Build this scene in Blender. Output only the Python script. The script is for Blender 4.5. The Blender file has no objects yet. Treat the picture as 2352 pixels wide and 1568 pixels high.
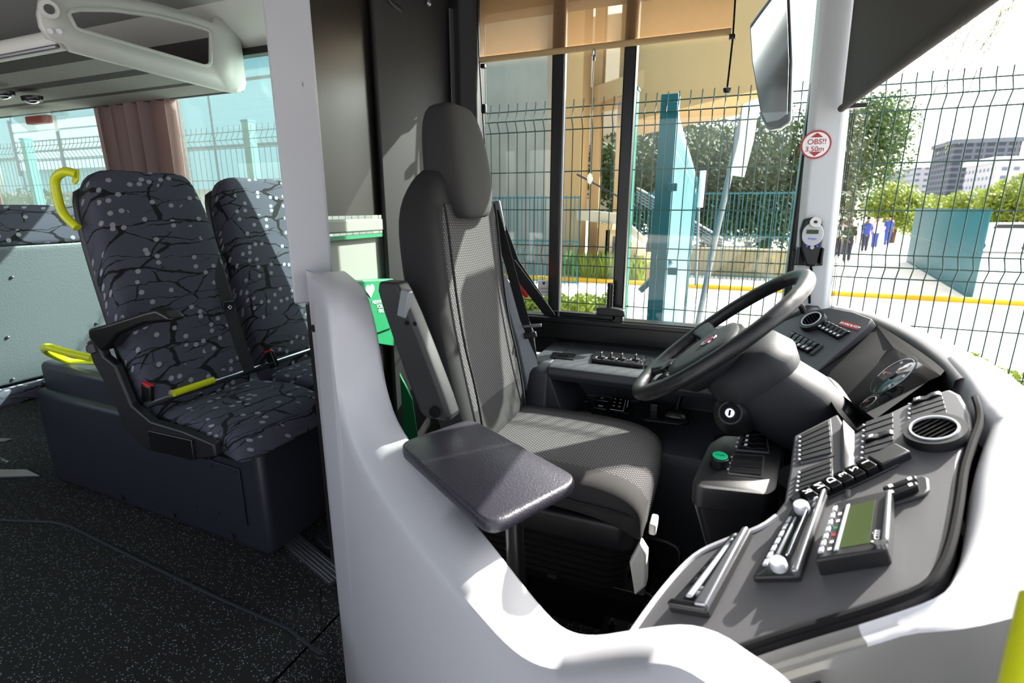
import bpy, bmesh, math, random
from mathutils import Vector as V, Matrix
random.seed(4)
SC = bpy.context.scene; COL = SC.collection
R = math.radians
# ------------------------------------------------------------------ camera
FPX, HOR, VPX, EYE = 1200.0, 475.0, -1850.0, 1.30
tilt = math.atan((784-HOR)/FPX); hd = math.hypot(FPX, 784-HOR)
yaw = math.pi/2 - math.atan((1176-VPX)/hd)
FW = V((-math.sin(yaw)*math.cos(tilt), math.cos(yaw)*math.cos(tilt), -math.sin(tilt)))
RT = V((math.cos(yaw), math.sin(yaw), 0)); UP = RT.cross(FW); EY = V((0, 0, EYE))
cam = bpy.data.cameras.new('camera'); camo = bpy.data.objects.new('camera', cam); COL.objects.link(camo)
cam.sensor_width = 36; cam.lens = FPX/2352*36; cam.clip_start = .02; cam.clip_end = 500
camo.matrix_world = Matrix(((RT.x, UP.x, -FW.x, EY.x), (RT.y, UP.y, -FW.y, EY.y), (RT.z, UP.z, -FW.z, EY.z), (0, 0, 0, 1)))
cam.dof.use_dof = True; cam.dof.focus_distance = 1.9; cam.dof.aperture_fstop = 4.0
SC.camera = camo
# ------------------------------------------------------------------ light
w = bpy.data.worlds.new('sky'); SC.world = w; w.use_nodes = True; nt = w.node_tree
bg = nt.nodes['Background']; sky = nt.nodes.new('ShaderNodeTexSky'); sky.sky_type = 'NISHITA'; sky.sun_disc = False
SUN = V((.82, .98, 1.0)).normalized()
sky.sun_elevation = math.asin(SUN.z); sky.sun_rotation = math.atan2(SUN.x, SUN.y)
sky.air_density = 1.0; sky.dust_density = 4.0; sky.ozone_density = 1.0
hs = nt.nodes.new('ShaderNodeHueSaturation'); hs.inputs['Saturation'].default_value = .4; nt.links.new(sky.outputs[0], hs.inputs['Color']); nt.links.new(hs.outputs[0], bg.inputs[0]); bg.inputs[1].default_value = 0.60
sl = bpy.data.lights.new('sun', 'SUN'); sl.energy = 19; sl.angle = R(.6); sl.color = (1, .95, .88)
slo = bpy.data.objects.new('sun', sl); COL.objects.link(slo); slo.rotation_euler = SUN.to_track_quat('Z', 'Y').to_euler()
SC.view_settings.view_transform = 'Standard'; SC.view_settings.look = 'None'
SC.view_settings.gamma = 1; SC.view_settings.exposure = 0.16; SC.view_settings.use_curve_mapping = False
SC.cycles.max_bounces = 8; SC.cycles.transparent_max_bounces = 16

# ------------------------------------------------------------------ geometry of sight lines: a pixel of the 2352x1568 frame met with a real plane
def ray(x, y): return FW*FPX + RT*(x-1176) + UP*(784-y)
def at(x, y, X=None, Y=None, Z=None):
    d = ray(x, y)
    t = X/d.x if X is not None else Y/d.y if Y is not None else (Z-EYE)/d.z
    return EY + d*t
def onp(x, y, p0, n, h=0):
    d = ray(x, y); p0 = V(p0); n = V(n).normalized()
    return EY + d*((p0-EY).dot(n)/d.dot(n)) + n*h

# ------------------------------------------------------------------ materials
def lin(c): return tuple((x/255/12.92 if x <= 10 else ((x/255+.055)/1.055)**2.4) for x in c) + (1,)
MATS = {}
def mat(name, col, rough=.5, metal=0, bump=0, bscale=200, var=0, vscale=8, spec=.5, coat=0, sheen=0):
    m = bpy.data.materials.new(name); m.use_nodes = True; n = m.node_tree; b = n.nodes['Principled BSDF']
    b.inputs['Base Color'].default_value = lin(col); b.inputs['Roughness'].default_value = rough
    b.inputs['Metallic'].default_value = metal; b.inputs['Specular IOR Level'].default_value = spec
    b.inputs['Coat Weight'].default_value = coat
    if sheen: b.inputs['Sheen Weight'].default_value = sheen
    tc = n.nodes.new('ShaderNodeTexCoord')
    if var:
        t = n.nodes.new('ShaderNodeTexNoise'); t.inputs['Scale'].default_value = vscale; t.inputs['Detail'].default_value = 6
        n.links.new(tc.outputs['Object'], t.inputs['Vector'])
        mx = n.nodes.new('ShaderNodeMix'); mx.data_type = 'RGBA'
        mx.inputs[6].default_value = lin([max(0, c-var) for c in col]); mx.inputs[7].default_value = lin([min(255, c+var) for c in col])
        n.links.new(t.outputs[0], mx.inputs[0]); n.links.new(mx.outputs[2], b.inputs['Base Color'])
    if bump:
        t = n.nodes.new('ShaderNodeTexNoise'); t.inputs['Scale'].default_value = bscale; t.inputs['Detail'].default_value = 3
        n.links.new(tc.outputs['Object'], t.inputs['Vector'])
        bp = n.nodes.new('ShaderNodeBump'); bp.inputs['Strength'].default_value = bump; bp.inputs['Distance'].default_value = .002
        n.links.new(t.outputs[0], bp.inputs['Height']); n.links.new(bp.outputs[0], b.inputs['Normal'])
    MATS[name] = m; return m
mat('light_plastic', (180, 179, 184), .38, bump=.05, bscale=900)
mat('post_plastic', (172, 173, 179), .45, bump=.04, bscale=900)
mat('pillar_paint', (206, 209, 211), .5)
mat('black_plastic', (22, 22, 25), .42, bump=.25, bscale=1200)
mat('satin_black', (14, 14, 16), .3)
mat('gloss_black', (8, 8, 10), .12)
mat('dash_plastic', (34, 34, 38), .5, bump=.3, bscale=1500)
mat('panel_plastic', (78, 77, 80), .48, bump=.25, bscale=1500)
mat('console_plastic', (46, 48, 53), .5, bump=.25, bscale=1500)
mat('column_plastic', (28, 29, 33), .55, spec=.35, bump=.3, bscale=1300)
mat('table_plastic', (46, 44, 52), .36, bump=.6, bscale=230)
mat('leather', (20, 20, 23), .38, bump=.2, bscale=700)
mat('grey_fabric', (38, 36, 37), .9, bump=.3, bscale=1500)
mat('dark_fabric', (24, 23, 25), .9, bump=.3, bscale=1500)
mat('webbing', (30, 30, 33), .7, bump=.3, bscale=500)
mat('rubber', (10, 10, 12), .85, spec=.2)
mat('steel', (150, 150, 155), .3, 1)
mat('aluminium', (150, 150, 155), .35, .9, bump=.1, bscale=300)
mat('chrome', (220, 220, 225), .12, 1)
mat('silver_plastic', (190, 192, 198), .3, .3)
mat('yellow_paint', (205, 210, 20), .3)
mat('red_plastic', (215, 30, 25), .4)
mat('red_fabric', (190, 25, 25), .6)
mat('green_plastic', (20, 120, 75), .45)
mat('white_print', (235, 235, 235), .6)
mat('white_plastic', (215, 215, 210), .4)
mat('rack_plastic', (215, 214, 208), .45)
mat('rack_felt', (150, 148, 142), .95, bump=.5, bscale=90, var=10, vscale=60)
mat('dark_felt', (70, 66, 64), .95, bump=.5, bscale=120, var=8, vscale=60)
mat('ceiling_paint', (185, 186, 182), .7)
mat('seat_shell', (74, 80, 85), .5, bump=.6, bscale=140)
mat('box_plastic', (38, 40, 48), .42, bump=.1, bscale=600)
mat('shell_shaded', (104, 103, 100), .42)  # pale shell plastic with its shade put into a darker colour
mat('curtain_cloth', (160, 140, 138), .9, bump=.3, bscale=500)
mat('blind_grey', (66, 60, 56), .85, bump=.2, bscale=900)
mat('partition_dark', (30, 28, 26), .3, var=5, vscale=3)
mat('partition_grey', (28, 28, 30), .6, bump=.1, bscale=700)
mat('pale_panel', (128, 132, 126), .5)
mat('teal_paint', (0, 92, 106), .45)
mat('post_green', (50, 140, 120), .5)
mat('fence_green', (4, 56, 50), .5)
mat('concrete', (134, 131, 126), .9, bump=.2, bscale=6, var=14, vscale=1.2)
mat('beige_concrete', (176, 146, 104), .9, var=8, vscale=.6)
mat('render_wall', (180, 168, 150), .9)
mat('paving', (215, 208, 200), .9, bump=.3, bscale=8, var=14, vscale=2)
mat('added_ground', (150, 150, 152), .9, var=8, vscale=1)
mat('yellow_line', (225, 170, 20), .8)
mat('bark', (90, 70, 55), .9, bump=.6, bscale=20)
mat('grass_green', (96, 140, 40), .7)
mat('building_grey', (95, 102, 112), .8)
mat('building_white', (215, 215, 220), .8)
mat('glass_blue', (110, 150, 160), .15)
mat('metal_grey', (120, 124, 130), .4, .3)
mat('skin', (170, 120, 95), .6); mat('cloth_blue', (50, 70, 150), .8); mat('cloth_dark', (40, 45, 60), .8); mat('cloth_white', (220, 220, 220), .8)
mat('car_white', (225, 228, 230), .25, coat=.5); mat('car_glass', (25, 30, 35), .1)
mat('teal_clear', (60, 190, 160), .3)
mat('lcd_green', (62, 74, 44), .2); mat('lcd_dark', (20, 26, 22), .15)
mat('cluster_face', (20, 20, 22), .12, spec=.7)
mat('signal_red', (170, 45, 40), .4); mat('blue_plastic', (40, 110, 220), .4); mat('orange', (235, 110, 40), .5)
mat('tan_paper', (200, 160, 120), .8)

def leafmat(name, c1, c2):
    m = mat(name, c1, .7); n = m.node_tree; b = n.nodes['Principled BSDF']
    t = n.nodes.new('ShaderNodeTexNoise'); t.inputs['Scale'].default_value = 1.6
    g = n.nodes.new('ShaderNodeTexCoord'); n.links.new(g.outputs['Object'], t.inputs['Vector'])
    mx = n.nodes.new('ShaderNodeMix'); mx.data_type = 'RGBA'; mx.inputs[6].default_value = lin(c1); mx.inputs[7].default_value = lin(c2)
    n.links.new(t.outputs[0], mx.inputs[0]); n.links.new(mx.outputs[2], b.inputs['Base Color'])
    tr = n.nodes.new('ShaderNodeBsdfTranslucent'); n.links.new(mx.outputs[2], tr.inputs[0])
    ms = n.nodes.new('ShaderNodeMixShader'); ms.inputs[0].default_value = .35
    n.links.new(b.outputs[0], ms.inputs[1]); n.links.new(tr.outputs[0], ms.inputs[2]); n.links.new(ms.outputs[0], n.nodes['Material Output'].inputs[0])
leafmat('leaf_dark', (16, 32, 12), (70, 88, 28)); leafmat('leaf_light', (90, 112, 30), (150, 162, 52)); leafmat('leaf_mid', (30, 62, 28), (84, 112, 44))

def glassmat(name, tint, gloss=.06, haze=0):
    m = bpy.data.materials.new(name); m.use_nodes = True; n = m.node_tree; n.nodes.clear()
    o = n.nodes.new('ShaderNodeOutputMaterial'); t = n.nodes.new('ShaderNodeBsdfTransparent'); t.inputs[0].default_value = tint + (1,)
    g = n.nodes.new('ShaderNodeBsdfGlossy'); g.inputs['Roughness'].default_value = .02
    ms = n.nodes.new('ShaderNodeMixShader'); ms.inputs[0].default_value = gloss
    n.links.new(t.outputs[0], ms.inputs[1]); n.links.new(g.outputs[0], ms.inputs[2]); last = ms
    if haze:
        d = n.nodes.new('ShaderNodeBsdfTranslucent'); d.inputs[0].default_value = (.8, .9, .88, 1)
        m2 = n.nodes.new('ShaderNodeMixShader'); m2.inputs[0].default_value = haze
        n.links.new(ms.outputs[0], m2.inputs[1]); n.links.new(d.outputs[0], m2.inputs[2]); last = m2
    n.links.new(last.outputs[0], o.inputs[0]); MATS[name] = m
m = MATS['curtain_cloth']; n = m.node_tree; b = n.nodes['Principled BSDF']; tr = n.nodes.new('ShaderNodeBsdfTranslucent'); tr.inputs[0].default_value = lin((215, 190, 184))
ms = n.nodes.new('ShaderNodeMixShader'); ms.inputs[0].default_value = .4; n.links.new(b.outputs[0], ms.inputs[1]); n.links.new(tr.outputs[0], ms.inputs[2]); n.links.new(ms.outputs[0], n.nodes['Material Output'].inputs[0])
glassmat('window_glass', (.92, .97, .95), .025); glassmat('tinted_glass', (.80, .92, .89), .04, .03); glassmat('clear_plastic', (.95, .95, .95), .12, .1)
glassmat('screen_glass', (.97, .99, .98), .015)

# woven semi-clear roller blind
m = bpy.data.materials.new('shade_cloth'); m.use_nodes = True; n = m.node_tree; b = n.nodes['Principled BSDF']
b.inputs['Base Color'].default_value = lin((175, 140, 105)); b.inputs['Roughness'].default_value = .9
tr = n.nodes.new('ShaderNodeBsdfTranslucent'); tr.inputs[0].default_value = lin((215, 175, 135))
tp = n.nodes.new('ShaderNodeBsdfTransparent'); tp.inputs[0].default_value = (1, .93, .84, 1)
m1 = n.nodes.new('ShaderNodeMixShader'); m1.inputs[0].default_value = .5; m2 = n.nodes.new('ShaderNodeMixShader'); m2.inputs[0].default_value = .6
n.links.new(b.outputs[0], m1.inputs[1]); n.links.new(tr.outputs[0], m1.inputs[2]); n.links.new(m1.outputs[0], m2.inputs[1]); n.links.new(tp.outputs[0], m2.inputs[2])
n.links.new(m2.outputs[0], n.nodes['Material Output'].inputs[0]); MATS['shade_cloth'] = m

# floor vinyl with mineral flecks
m = mat('fleck_floor', (20, 21, 22), .75, bump=.2, bscale=700); n = m.node_tree; b = n.nodes['Principled BSDF']
tc = n.nodes.new('ShaderNodeTexCoord'); vo = n.nodes.new('ShaderNodeTexVoronoi'); vo.inputs['Scale'].default_value = 210
n.links.new(tc.outputs['Object'], vo.inputs['Vector'])
sx = n.nodes.new('ShaderNodeSeparateColor'); n.links.new(vo.outputs['Color'], sx.inputs[0])
g1 = n.nodes.new('ShaderNodeMath'); g1.operation = 'GREATER_THAN'; g1.inputs[1].default_value = .86; n.links.new(sx.outputs[0], g1.inputs[0])
l1 = n.nodes.new('ShaderNodeMath'); l1.operation = 'LESS_THAN'; l1.inputs[1].default_value = .4; n.links.new(vo.outputs['Distance'], l1.inputs[0])
mu = n.nodes.new('ShaderNodeMath'); mu.operation = 'MULTIPLY'; n.links.new(g1.outputs[0], mu.inputs[0]); n.links.new(l1.outputs[0], mu.inputs[1])
mx = n.nodes.new('ShaderNodeMix'); mx.data_type = 'RGBA'; mx.inputs[6].default_value = lin((15, 16, 16)); mx.inputs[7].default_value = lin((150, 158, 165))
n.links.new(mu.outputs[0], mx.inputs[0]); n.links.new(mx.outputs[2], b.inputs['Base Color'])

def fold(n, sp, cb, axes):     # cloth coordinates that carry on over the edges of a cushion
    third = 3-axes[0]-axes[1]
    for i, k in ((0, 1.0), (1, -1.0)):
        x = n.nodes.new('ShaderNodeMath'); x.operation = 'MULTIPLY_ADD'; n.links.new(sp.outputs[third], x.inputs[0]); x.inputs[1].default_value = k; n.links.new(sp.outputs[axes[i]], x.inputs[2]); n.links.new(x.outputs[0], cb.inputs[i])
# blossom-branch moquette
def moquette(name, axes):
    m = mat(name, (62, 63, 74), .95, bump=.3, bscale=900); n = m.node_tree; b = n.nodes['Principled BSDF']
    def N(t, **k):
        x = n.nodes.new(t)
        for a, v in k.items(): setattr(x, a, v)
        return x
    tc = N('ShaderNodeTexCoord'); sp = N('ShaderNodeSeparateXYZ'); n.links.new(tc.outputs['Object'], sp.inputs[0])
    cb = N('ShaderNodeCombineXYZ'); fold(n, sp, cb, axes)
    def math2(op, a, bb):
        x = N('ShaderNodeMath', operation=op)
        for i, q in enumerate((a, bb)):
            if isinstance(q, (int, float)): x.inputs[i].default_value = q
            elif q is not None: n.links.new(q, x.inputs[i])
        return x.outputs[0]
    nz = N('ShaderNodeTexNoise'); nz.inputs['Scale'].default_value = 14; nz.inputs['Detail'].default_value = 4
    n.links.new(cb.outputs[0], nz.inputs['Vector'])
    dis = N('ShaderNodeVectorMath', operation='MULTIPLY_ADD'); n.links.new(nz.outputs['Color'], dis.inputs[0]); dis.inputs[1].default_value = (.05, .05, 0); n.links.new(cb.outputs[0], dis.inputs[2])
    lines = None
    for rot, sc, th, keep in ((25, (3.5, 9.5, 1), .024, .34), (-35, (3, 11, 1), .021, .40), (70, (4, 8, 1), .016, .5)):
        mp = N('ShaderNodeMapping'); mp.inputs['Rotation'].default_value = (0, 0, R(rot)); mp.inputs['Scale'].default_value = sc
        n.links.new(dis.outputs[0], mp.inputs[0])
        ve = N('ShaderNodeTexVoronoi', feature='DISTANCE_TO_EDGE', voronoi_dimensions='2D'); ve.inputs['Scale'].default_value = 1; n.links.new(mp.outputs[0], ve.inputs['Vector'])
        n2 = N('ShaderNodeTexNoise'); n2.inputs['Scale'].default_value = 6+rot*.02; n.links.new(cb.outputs[0], n2.inputs['Vector'])
        wdt = math2('MULTIPLY', math2('SUBTRACT', n2.outputs[0], keep), th*7)
        l = math2('LESS_THAN', ve.outputs['Distance'], wdt)
        lines = l if lines is None else math2('MAXIMUM', lines, l)
    vd = N('ShaderNodeTexVoronoi', voronoi_dimensions='2D'); vd.inputs['Scale'].default_value = 28; vd.inputs['Randomness'].default_value = .75
    n.links.new(cb.outputs[0], vd.inputs['Vector'])
    sc_ = N('ShaderNodeSeparateColor'); n.links.new(vd.outputs['Color'], sc_.inputs[0])
    clus = N('ShaderNodeTexNoise'); clus.inputs['Scale'].default_value = 9; n.links.new(cb.outputs[0], clus.inputs['Vector'])
    dots = math2('MULTIPLY', math2('LESS_THAN', vd.outputs['Distance'], .27), math2('GREATER_THAN', math2('ADD', sc_.outputs[0], clus.outputs[0]), 1.22))
    c1 = N('ShaderNodeMix', data_type='RGBA'); c1.inputs[6].default_value = lin((66, 67, 80)); c1.inputs[7].default_value = lin((8, 8, 11)); n.links.new(lines, c1.inputs[0])
    c2 = N('ShaderNodeMix', data_type='RGBA'); c2.inputs[7].default_value = lin((140, 140, 148)); n.links.new(c1.outputs[2], c2.inputs[6]); n.links.new(dots, c2.inputs[0])
    n.links.new(c2.outputs[2], b.inputs['Base Color'])
moquette('moquette_back', (1, 2)); moquette('moquette_seat', (1, 0))

# dotted weave of the driver's seat
def dotweave(name, axes):
    m = mat(name, (52, 50, 54), .9); n = m.node_tree; b = n.nodes['Principled BSDF']
    tc = n.nodes.new('ShaderNodeTexCoord'); sp = n.nodes.new('ShaderNodeSeparateXYZ'); n.links.new(tc.outputs['Object'], sp.inputs[0])
    cb = n.nodes.new('ShaderNodeCombineXYZ'); fold(n, sp, cb, axes)
    mp = n.nodes.new('ShaderNodeMapping'); mp.inputs['Scale'].default_value = (1, .75, 1); mp.inputs['Rotation'].default_value = (0, 0, R(45)); n.links.new(cb.outputs[0], mp.inputs[0])
    br = n.nodes.new('ShaderNodeTexVoronoi'); br.voronoi_dimensions = '2D'; br.inputs['Scale'].default_value = 118; br.inputs['Randomness'].default_value = 0; n.links.new(mp.outputs[0], br.inputs['Vector'])
    cr = n.nodes.new('ShaderNodeValToRGB'); cr.color_ramp.elements[0].position = .16; cr.color_ramp.elements[0].color = lin((104, 100, 102)); cr.color_ramp.elements[1].position = .34; cr.color_ramp.elements[1].color = lin((33, 31, 34))
    n.links.new(br.outputs['Distance'], cr.inputs[0]); n.links.new(cr.outputs[0], b.inputs['Base Color'])
    bp = n.nodes.new('ShaderNodeBump'); bp.inputs['Strength'].default_value = .4; bp.inputs['Distance'].default_value = .001; bp.invert = True
    n.links.new(br.outputs['Distance'], bp.inputs['Height']); n.links.new(bp.outputs[0], b.inputs['Normal'])
dotweave('weave_back', (1, 2)); dotweave('weave_seat', (1, 0))
# fritted edge of glass
m = mat('frit_dots', (14, 14, 16), .3); n = m.node_tree; b = n.nodes['Principled BSDF']
tc = n.nodes.new('ShaderNodeTexCoord'); vo = n.nodes.new('ShaderNodeTexVoronoi'); vo.inputs['Scale'].default_value = 220; vo.inputs['Randomness'].default_value = 0
n.links.new(tc.outputs['Object'], vo.inputs['Vector'])
gt = n.nodes.new('ShaderNodeMath'); gt.operation = 'GREATER_THAN'; gt.inputs[1].default_value = .48; n.links.new(vo.outputs['Distance'], gt.inputs[0])
tp = n.nodes.new('ShaderNodeBsdfTransparent'); ms = n.nodes.new('ShaderNodeMixShader')
n.links.new(gt.outputs[0], ms.inputs[0]); n.links.new(b.outputs[0], ms.inputs[1]); n.links.new(tp.outputs[0], ms.inputs[2]); n.links.new(ms.outputs[0], n.nodes['Material Output'].inputs[0])
# facade bands
def bandmat(name, c1, c2, sx, sz, th=.5):
    m = mat(name, c1, .7); n = m.node_tree; b = n.nodes['Principled BSDF']
    tc = n.nodes.new('ShaderNodeTexCoord'); sp = n.nodes.new('ShaderNodeSeparateXYZ'); n.links.new(tc.outputs['Object'], sp.inputs[0])
    ad = n.nodes.new('ShaderNodeMath'); ad.operation = 'ADD'; n.links.new(sp.outputs[0], ad.inputs[0]); n.links.new(sp.outputs[1], ad.inputs[1])
    cb = n.nodes.new('ShaderNodeCombineXYZ'); n.links.new(ad.outputs[0], cb.inputs[0]); n.links.new(sp.outputs[2], cb.inputs[1])
    br = n.nodes.new('ShaderNodeTexBrick'); br.offset = 0; n.links.new(cb.outputs[0], br.inputs['Vector'])
    br.inputs['Scale'].default_value = 1; br.inputs['Brick Width'].default_value = sx; br.inputs['Row Height'].default_value = sz; br.inputs['Mortar Size'].default_value = th
    br.inputs['Color1'].default_value = lin(c1); br.inputs['Color2'].default_value = lin(c1); br.inputs['Mortar'].default_value = lin(c2); n.links.new(br.outputs['Color'], b.inputs['Base Color'])
bandmat('facade_grey', (48, 54, 64), (84, 90, 100), 1.6, 1.1, .22)
bandmat('facade_white', (90, 104, 125), (165, 165, 168), 1.5, 1.3, .4)
bandmat('facade_teal', (120, 160, 170), (30, 44, 50), 1.9, 1.3, .035)
bandmat('paver_bands', (212, 205, 198), (176, 168, 160), .5, .5, .02)

# ------------------------------------------------------------------ mesh helpers
def BM(): return bmesh.new()
def face(bm, pts):
    try: return bm.faces.new([bm.verts.new(V(p)) for p in pts])
    except ValueError: pass
def prism(bm, pts, ext):
    e = V(ext); a = [bm.verts.new(V(p)) for p in pts]; b = [bm.verts.new(V(p)+e) for p in pts]; k = len(pts)
    bm.faces.new(a[::-1]); bm.faces.new(b)
    for i in range(k): bm.faces.new((a[i], a[(i+1) % k], b[(i+1) % k], b[i]))
    return bm
def box(bm, c, s, rot=None):
    c = V(c); x, y, z = [q/2 for q in s]; M = rot or Matrix.Identity(3)
    vs = [bm.verts.new(c + M @ V((i*x, j*y, k*z))) for i in (-1, 1) for j in (-1, 1) for k in (-1, 1)]
    for f in ((0, 1, 3, 2), (4, 6, 7, 5), (0, 4, 5, 1), (2, 3, 7, 6), (0, 2, 6, 4), (1, 5, 7, 3)): bm.faces.new([vs[i] for i in f])
    return bm
def bridge(bm, r0, r1, closed=True):
    k = len(r0)
    for i in range(k if closed else k-1): bm.faces.new((r0[i], r0[(i+1) % k], r1[(i+1) % k], r1[i]))
def loft(bm, secs, closed=True, cap=True):
    rs = [[bm.verts.new(V(p)) for p in s] for s in secs]
    for a, b in zip(rs, rs[1:]): bridge(bm, a, b, closed)
    if cap and closed: bm.faces.new(rs[0][::-1]); bm.faces.new(rs[-1])
    return bm
def frame(d):
    d = V(d).normalized(); u = d.cross(V((0, 0, 1)))
    if u.length < .05: u = d.cross(V((1, 0, 0)))
    u.normalize(); return d, u, u.cross(d)
def circ(c, u, v, a, b=None, k=16, p=2):
    b = a if b is None else b; out = []
    for i in range(k):
        t = 2*math.pi*i/k; cs, sn = math.cos(t), math.sin(t)
        out.append(V(c) + V(u)*(a*math.copysign(abs(cs)**(2/p), cs)) + V(v)*(b*math.copysign(abs(sn)**(2/p), sn)))
    return out
def cyl(bm, p0, p1, r0, r1=None, k=16):
    d, u, v = frame(V(p1)-V(p0)); return loft(bm, [circ(p0, u, v, r0, k=k), circ(p1, u, v, r0 if r1 is None else r1, k=k)])
def spline(pts, m=6, closed=False):
    P = [V(p) for p in pts]; k = len(P); out = []
    for i in range(k if closed else k-1):
        g = lambda j: P[j % k] if closed else P[max(0, min(k-1, j))]
        a, b, c, d = g(i-1), g(i), g(i+1), g(i+2)
        for s in range(m):
            t = s/m; out.append(.5*((2*b)+(c-a)*t+(2*a-5*b+4*c-d)*t*t+(3*b-a-3*c+d)*t**3))
    if not closed: out.append(P[-1])
    return out
def tube(bm, pts, r, k=10, closed=False, smooth=0, ry=None):
    P = spline(pts, smooth, closed) if smooth else [V(p) for p in pts]
    n_ = len(P); secs = []; pu = None
    for i in range(n_):
        a = P[(i-1) % n_] if closed or i else P[0]; b = P[(i+1) % n_] if closed or i < n_-1 else P[-1]
        d = (b-a).normalized()
        if pu is None: _, u, _v = frame(d)
        else: u = (pu-d*pu.dot(d)).normalized()
        pu = u; v = u.cross(d); rr = r(i/(n_-1)) if callable(r) else r
        secs.append(circ(P[i], u, v, rr, ry if ry else rr, k))
    rs = [[bm.verts.new(p) for p in s] for s in secs]
    for a, b in zip(rs, rs[1:]): bridge(bm, a, b)
    if closed: bridge(bm, rs[-1], rs[0])
    else: bm.faces.new(rs[0][::-1]); bm.faces.new(rs[-1])
    return bm
def strip(bm, pts, wdir, wid, th):      # flat webbing along a path
    P = [V(p) for p in pts]; secs = []
    for i, p in enumerate(P):
        d = (P[min(i+1, len(P)-1)]-P[max(i-1, 0)]).normalized(); wv = V(wdir[i] if isinstance(wdir, list) else wdir); wv = (wv-d*wv.dot(d)).normalized(); nn = d.cross(wv)
        secs.append([p+wv*wid/2+nn*th/2, p-wv*wid/2+nn*th/2, p-wv*wid/2-nn*th/2, p+wv*wid/2-nn*th/2])
    return loft(bm, secs)
def ball(bm, c, r, k=12):
    q = bmesh.ops.create_uvsphere(bm, u_segments=k, v_segments=max(4, k//2), radius=1)
    r = V((r, r, r)) if isinstance(r, (int, float)) else V(r)
    for v_ in q['verts']: v_.co = V(c)+V((v_.co.x*r.x, v_.co.y*r.y, v_.co.z*r.z))
    return bm
def disc_ring(bm, c, nrm, r0, r1, h, k=28):   # annulus standing on a plane
    d, u, v = frame(nrm); c = V(c)
    secs = [circ(c, u, v, r1, k=k), circ(c+d*h, u, v, r1*.97, k=k), circ(c+d*h, u, v, r0, k=k), circ(c, u, v, r0, k=k)]
    rs = [[bm.verts.new(p) for p in s] for s in secs]
    for i in range(4): bridge(bm, rs[i], rs[(i+1) % 4])
    return bm
def obj(name, bm, m, parent=None, bevel=0, sub=0, ang=40, seg=3, solid=0):
    bmesh.ops.recalc_face_normals(bm, faces=bm.faces)
    me = bpy.data.meshes.new(name); bm.to_mesh(me); bm.free()
    for q in (m if isinstance(m, (list, tuple)) else [m]): me.materials.append(MATS[q])
    o = bpy.data.objects.new(name, me); COL.objects.link(o)
    me.shade_smooth()
    if sub == 0: me.set_sharp_from_angle(angle=R(ang))
    if solid: s = o.modifiers.new('s', 'SOLIDIFY'); s.thickness = solid; s.offset = 0
    if bevel: b = o.modifiers.new('b', 'BEVEL'); b.width = bevel; b.segments = seg; b.limit_method = 'ANGLE'; b.angle_limit = R(35)
    if sub: s = o.modifiers.new('u', 'SUBSURF'); s.levels = sub; s.render_levels = sub
    if parent: put(o, parent)
    return o
def put(o, parent):
    o.parent = parent; T = V((0, 0, 0)) if parent.parent else parent.location
    o.matrix_parent_inverse = Matrix.Translation(-T)
def tag(o, label, cat, group=None, kind=None):
    o['label'] = label; o['category'] = cat
    if group: o['group'] = group
    if kind: o['kind'] = kind
    return o
def thing(name, label, cat, loc=(0, 0, 0), group=None):
    o = bpy.data.objects.new(name, None); o.empty_display_size = .05; COL.objects.link(o); o.location = V(loc)
    return tag(o, label, cat, group)
def struct(name, bm, m, parent=None, label=None, **k):
    o = obj(name, bm, m, parent, **k)
    if not parent: o['kind'] = 'structure'
    if label: o['label'] = label
    return o
def text(name, s, org, xd, yd, size, m, parent, ext=.0004):
    cu = bpy.data.curves.new(name, 'FONT'); cu.body = s; cu.size = size; cu.extrude = ext; cu.align_x = 'CENTER'; cu.align_y = 'CENTER'
    t = bpy.data.objects.new(name, cu); COL.objects.link(t); bpy.context.view_layer.update()
    me = bpy.data.meshes.new_from_object(t.evaluated_get(bpy.context.evaluated_depsgraph_get())); bpy.data.objects.remove(t)
    x = V(xd).normalized(); z = x.cross(V(yd)).normalized(); y = z.cross(x)
    me.transform(Matrix(((x.x, y.x, z.x, org[0]), (x.y, y.y, z.y, org[1]), (x.z, y.z, z.z, org[2]), (0, 0, 0, 1))))
    me.materials.clear(); me.materials.append(MATS[m]); me.name = name
    o = bpy.data.objects.new(name, me); COL.objects.link(o); put(o, parent); return o
def copy_tree(o, parent=None):
    c = o.copy(); COL.objects.link(c)
    if parent: c.parent = parent
    for ch in list(o.children): copy_tree(ch, c)
    return c
# ================================================================== THE BUS SHELL
bm = BM(); prism(bm, [V((x, y, 0)) for x, y in ((-5.7, -.45), (-1.12, -.45), (-1.12, 1.21), (-.93, 1.205), (.10, .62), (.9, .55), (.9, 2.2), (-5.7, 2.2))], (0, 0, -.06))
box(bm, (-.12, .4, -.38), (2.04, 1.8, .06)); box(bm, (-1.13, .385, -.2), (.02, 1.66, .3))
struct('floor', bm, 'fleck_floor', label='dark flecked vinyl floor')
# raised edge strips of the vinyl (welded joint that runs along the aisle)
bm = BM(); a = [at(*p, Z=.004) for p in ((-60, 1192), (120, 1199), (160, 1208), (310, 1282), (500, 1372), (660, 1442), (735, 1500))]
tube(bm, a, .006, 6); struct('trim_1', bm, 'box_plastic', label='raised joint running along the dark aisle floor')
bm = BM(); tube(bm, [at(734, 1345, Z=.001), at(738, 1420, Z=.001), at(742, 1480, Z=.001)], .0015, 5); struct('trim_2', bm, 'satin_black')
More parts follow.
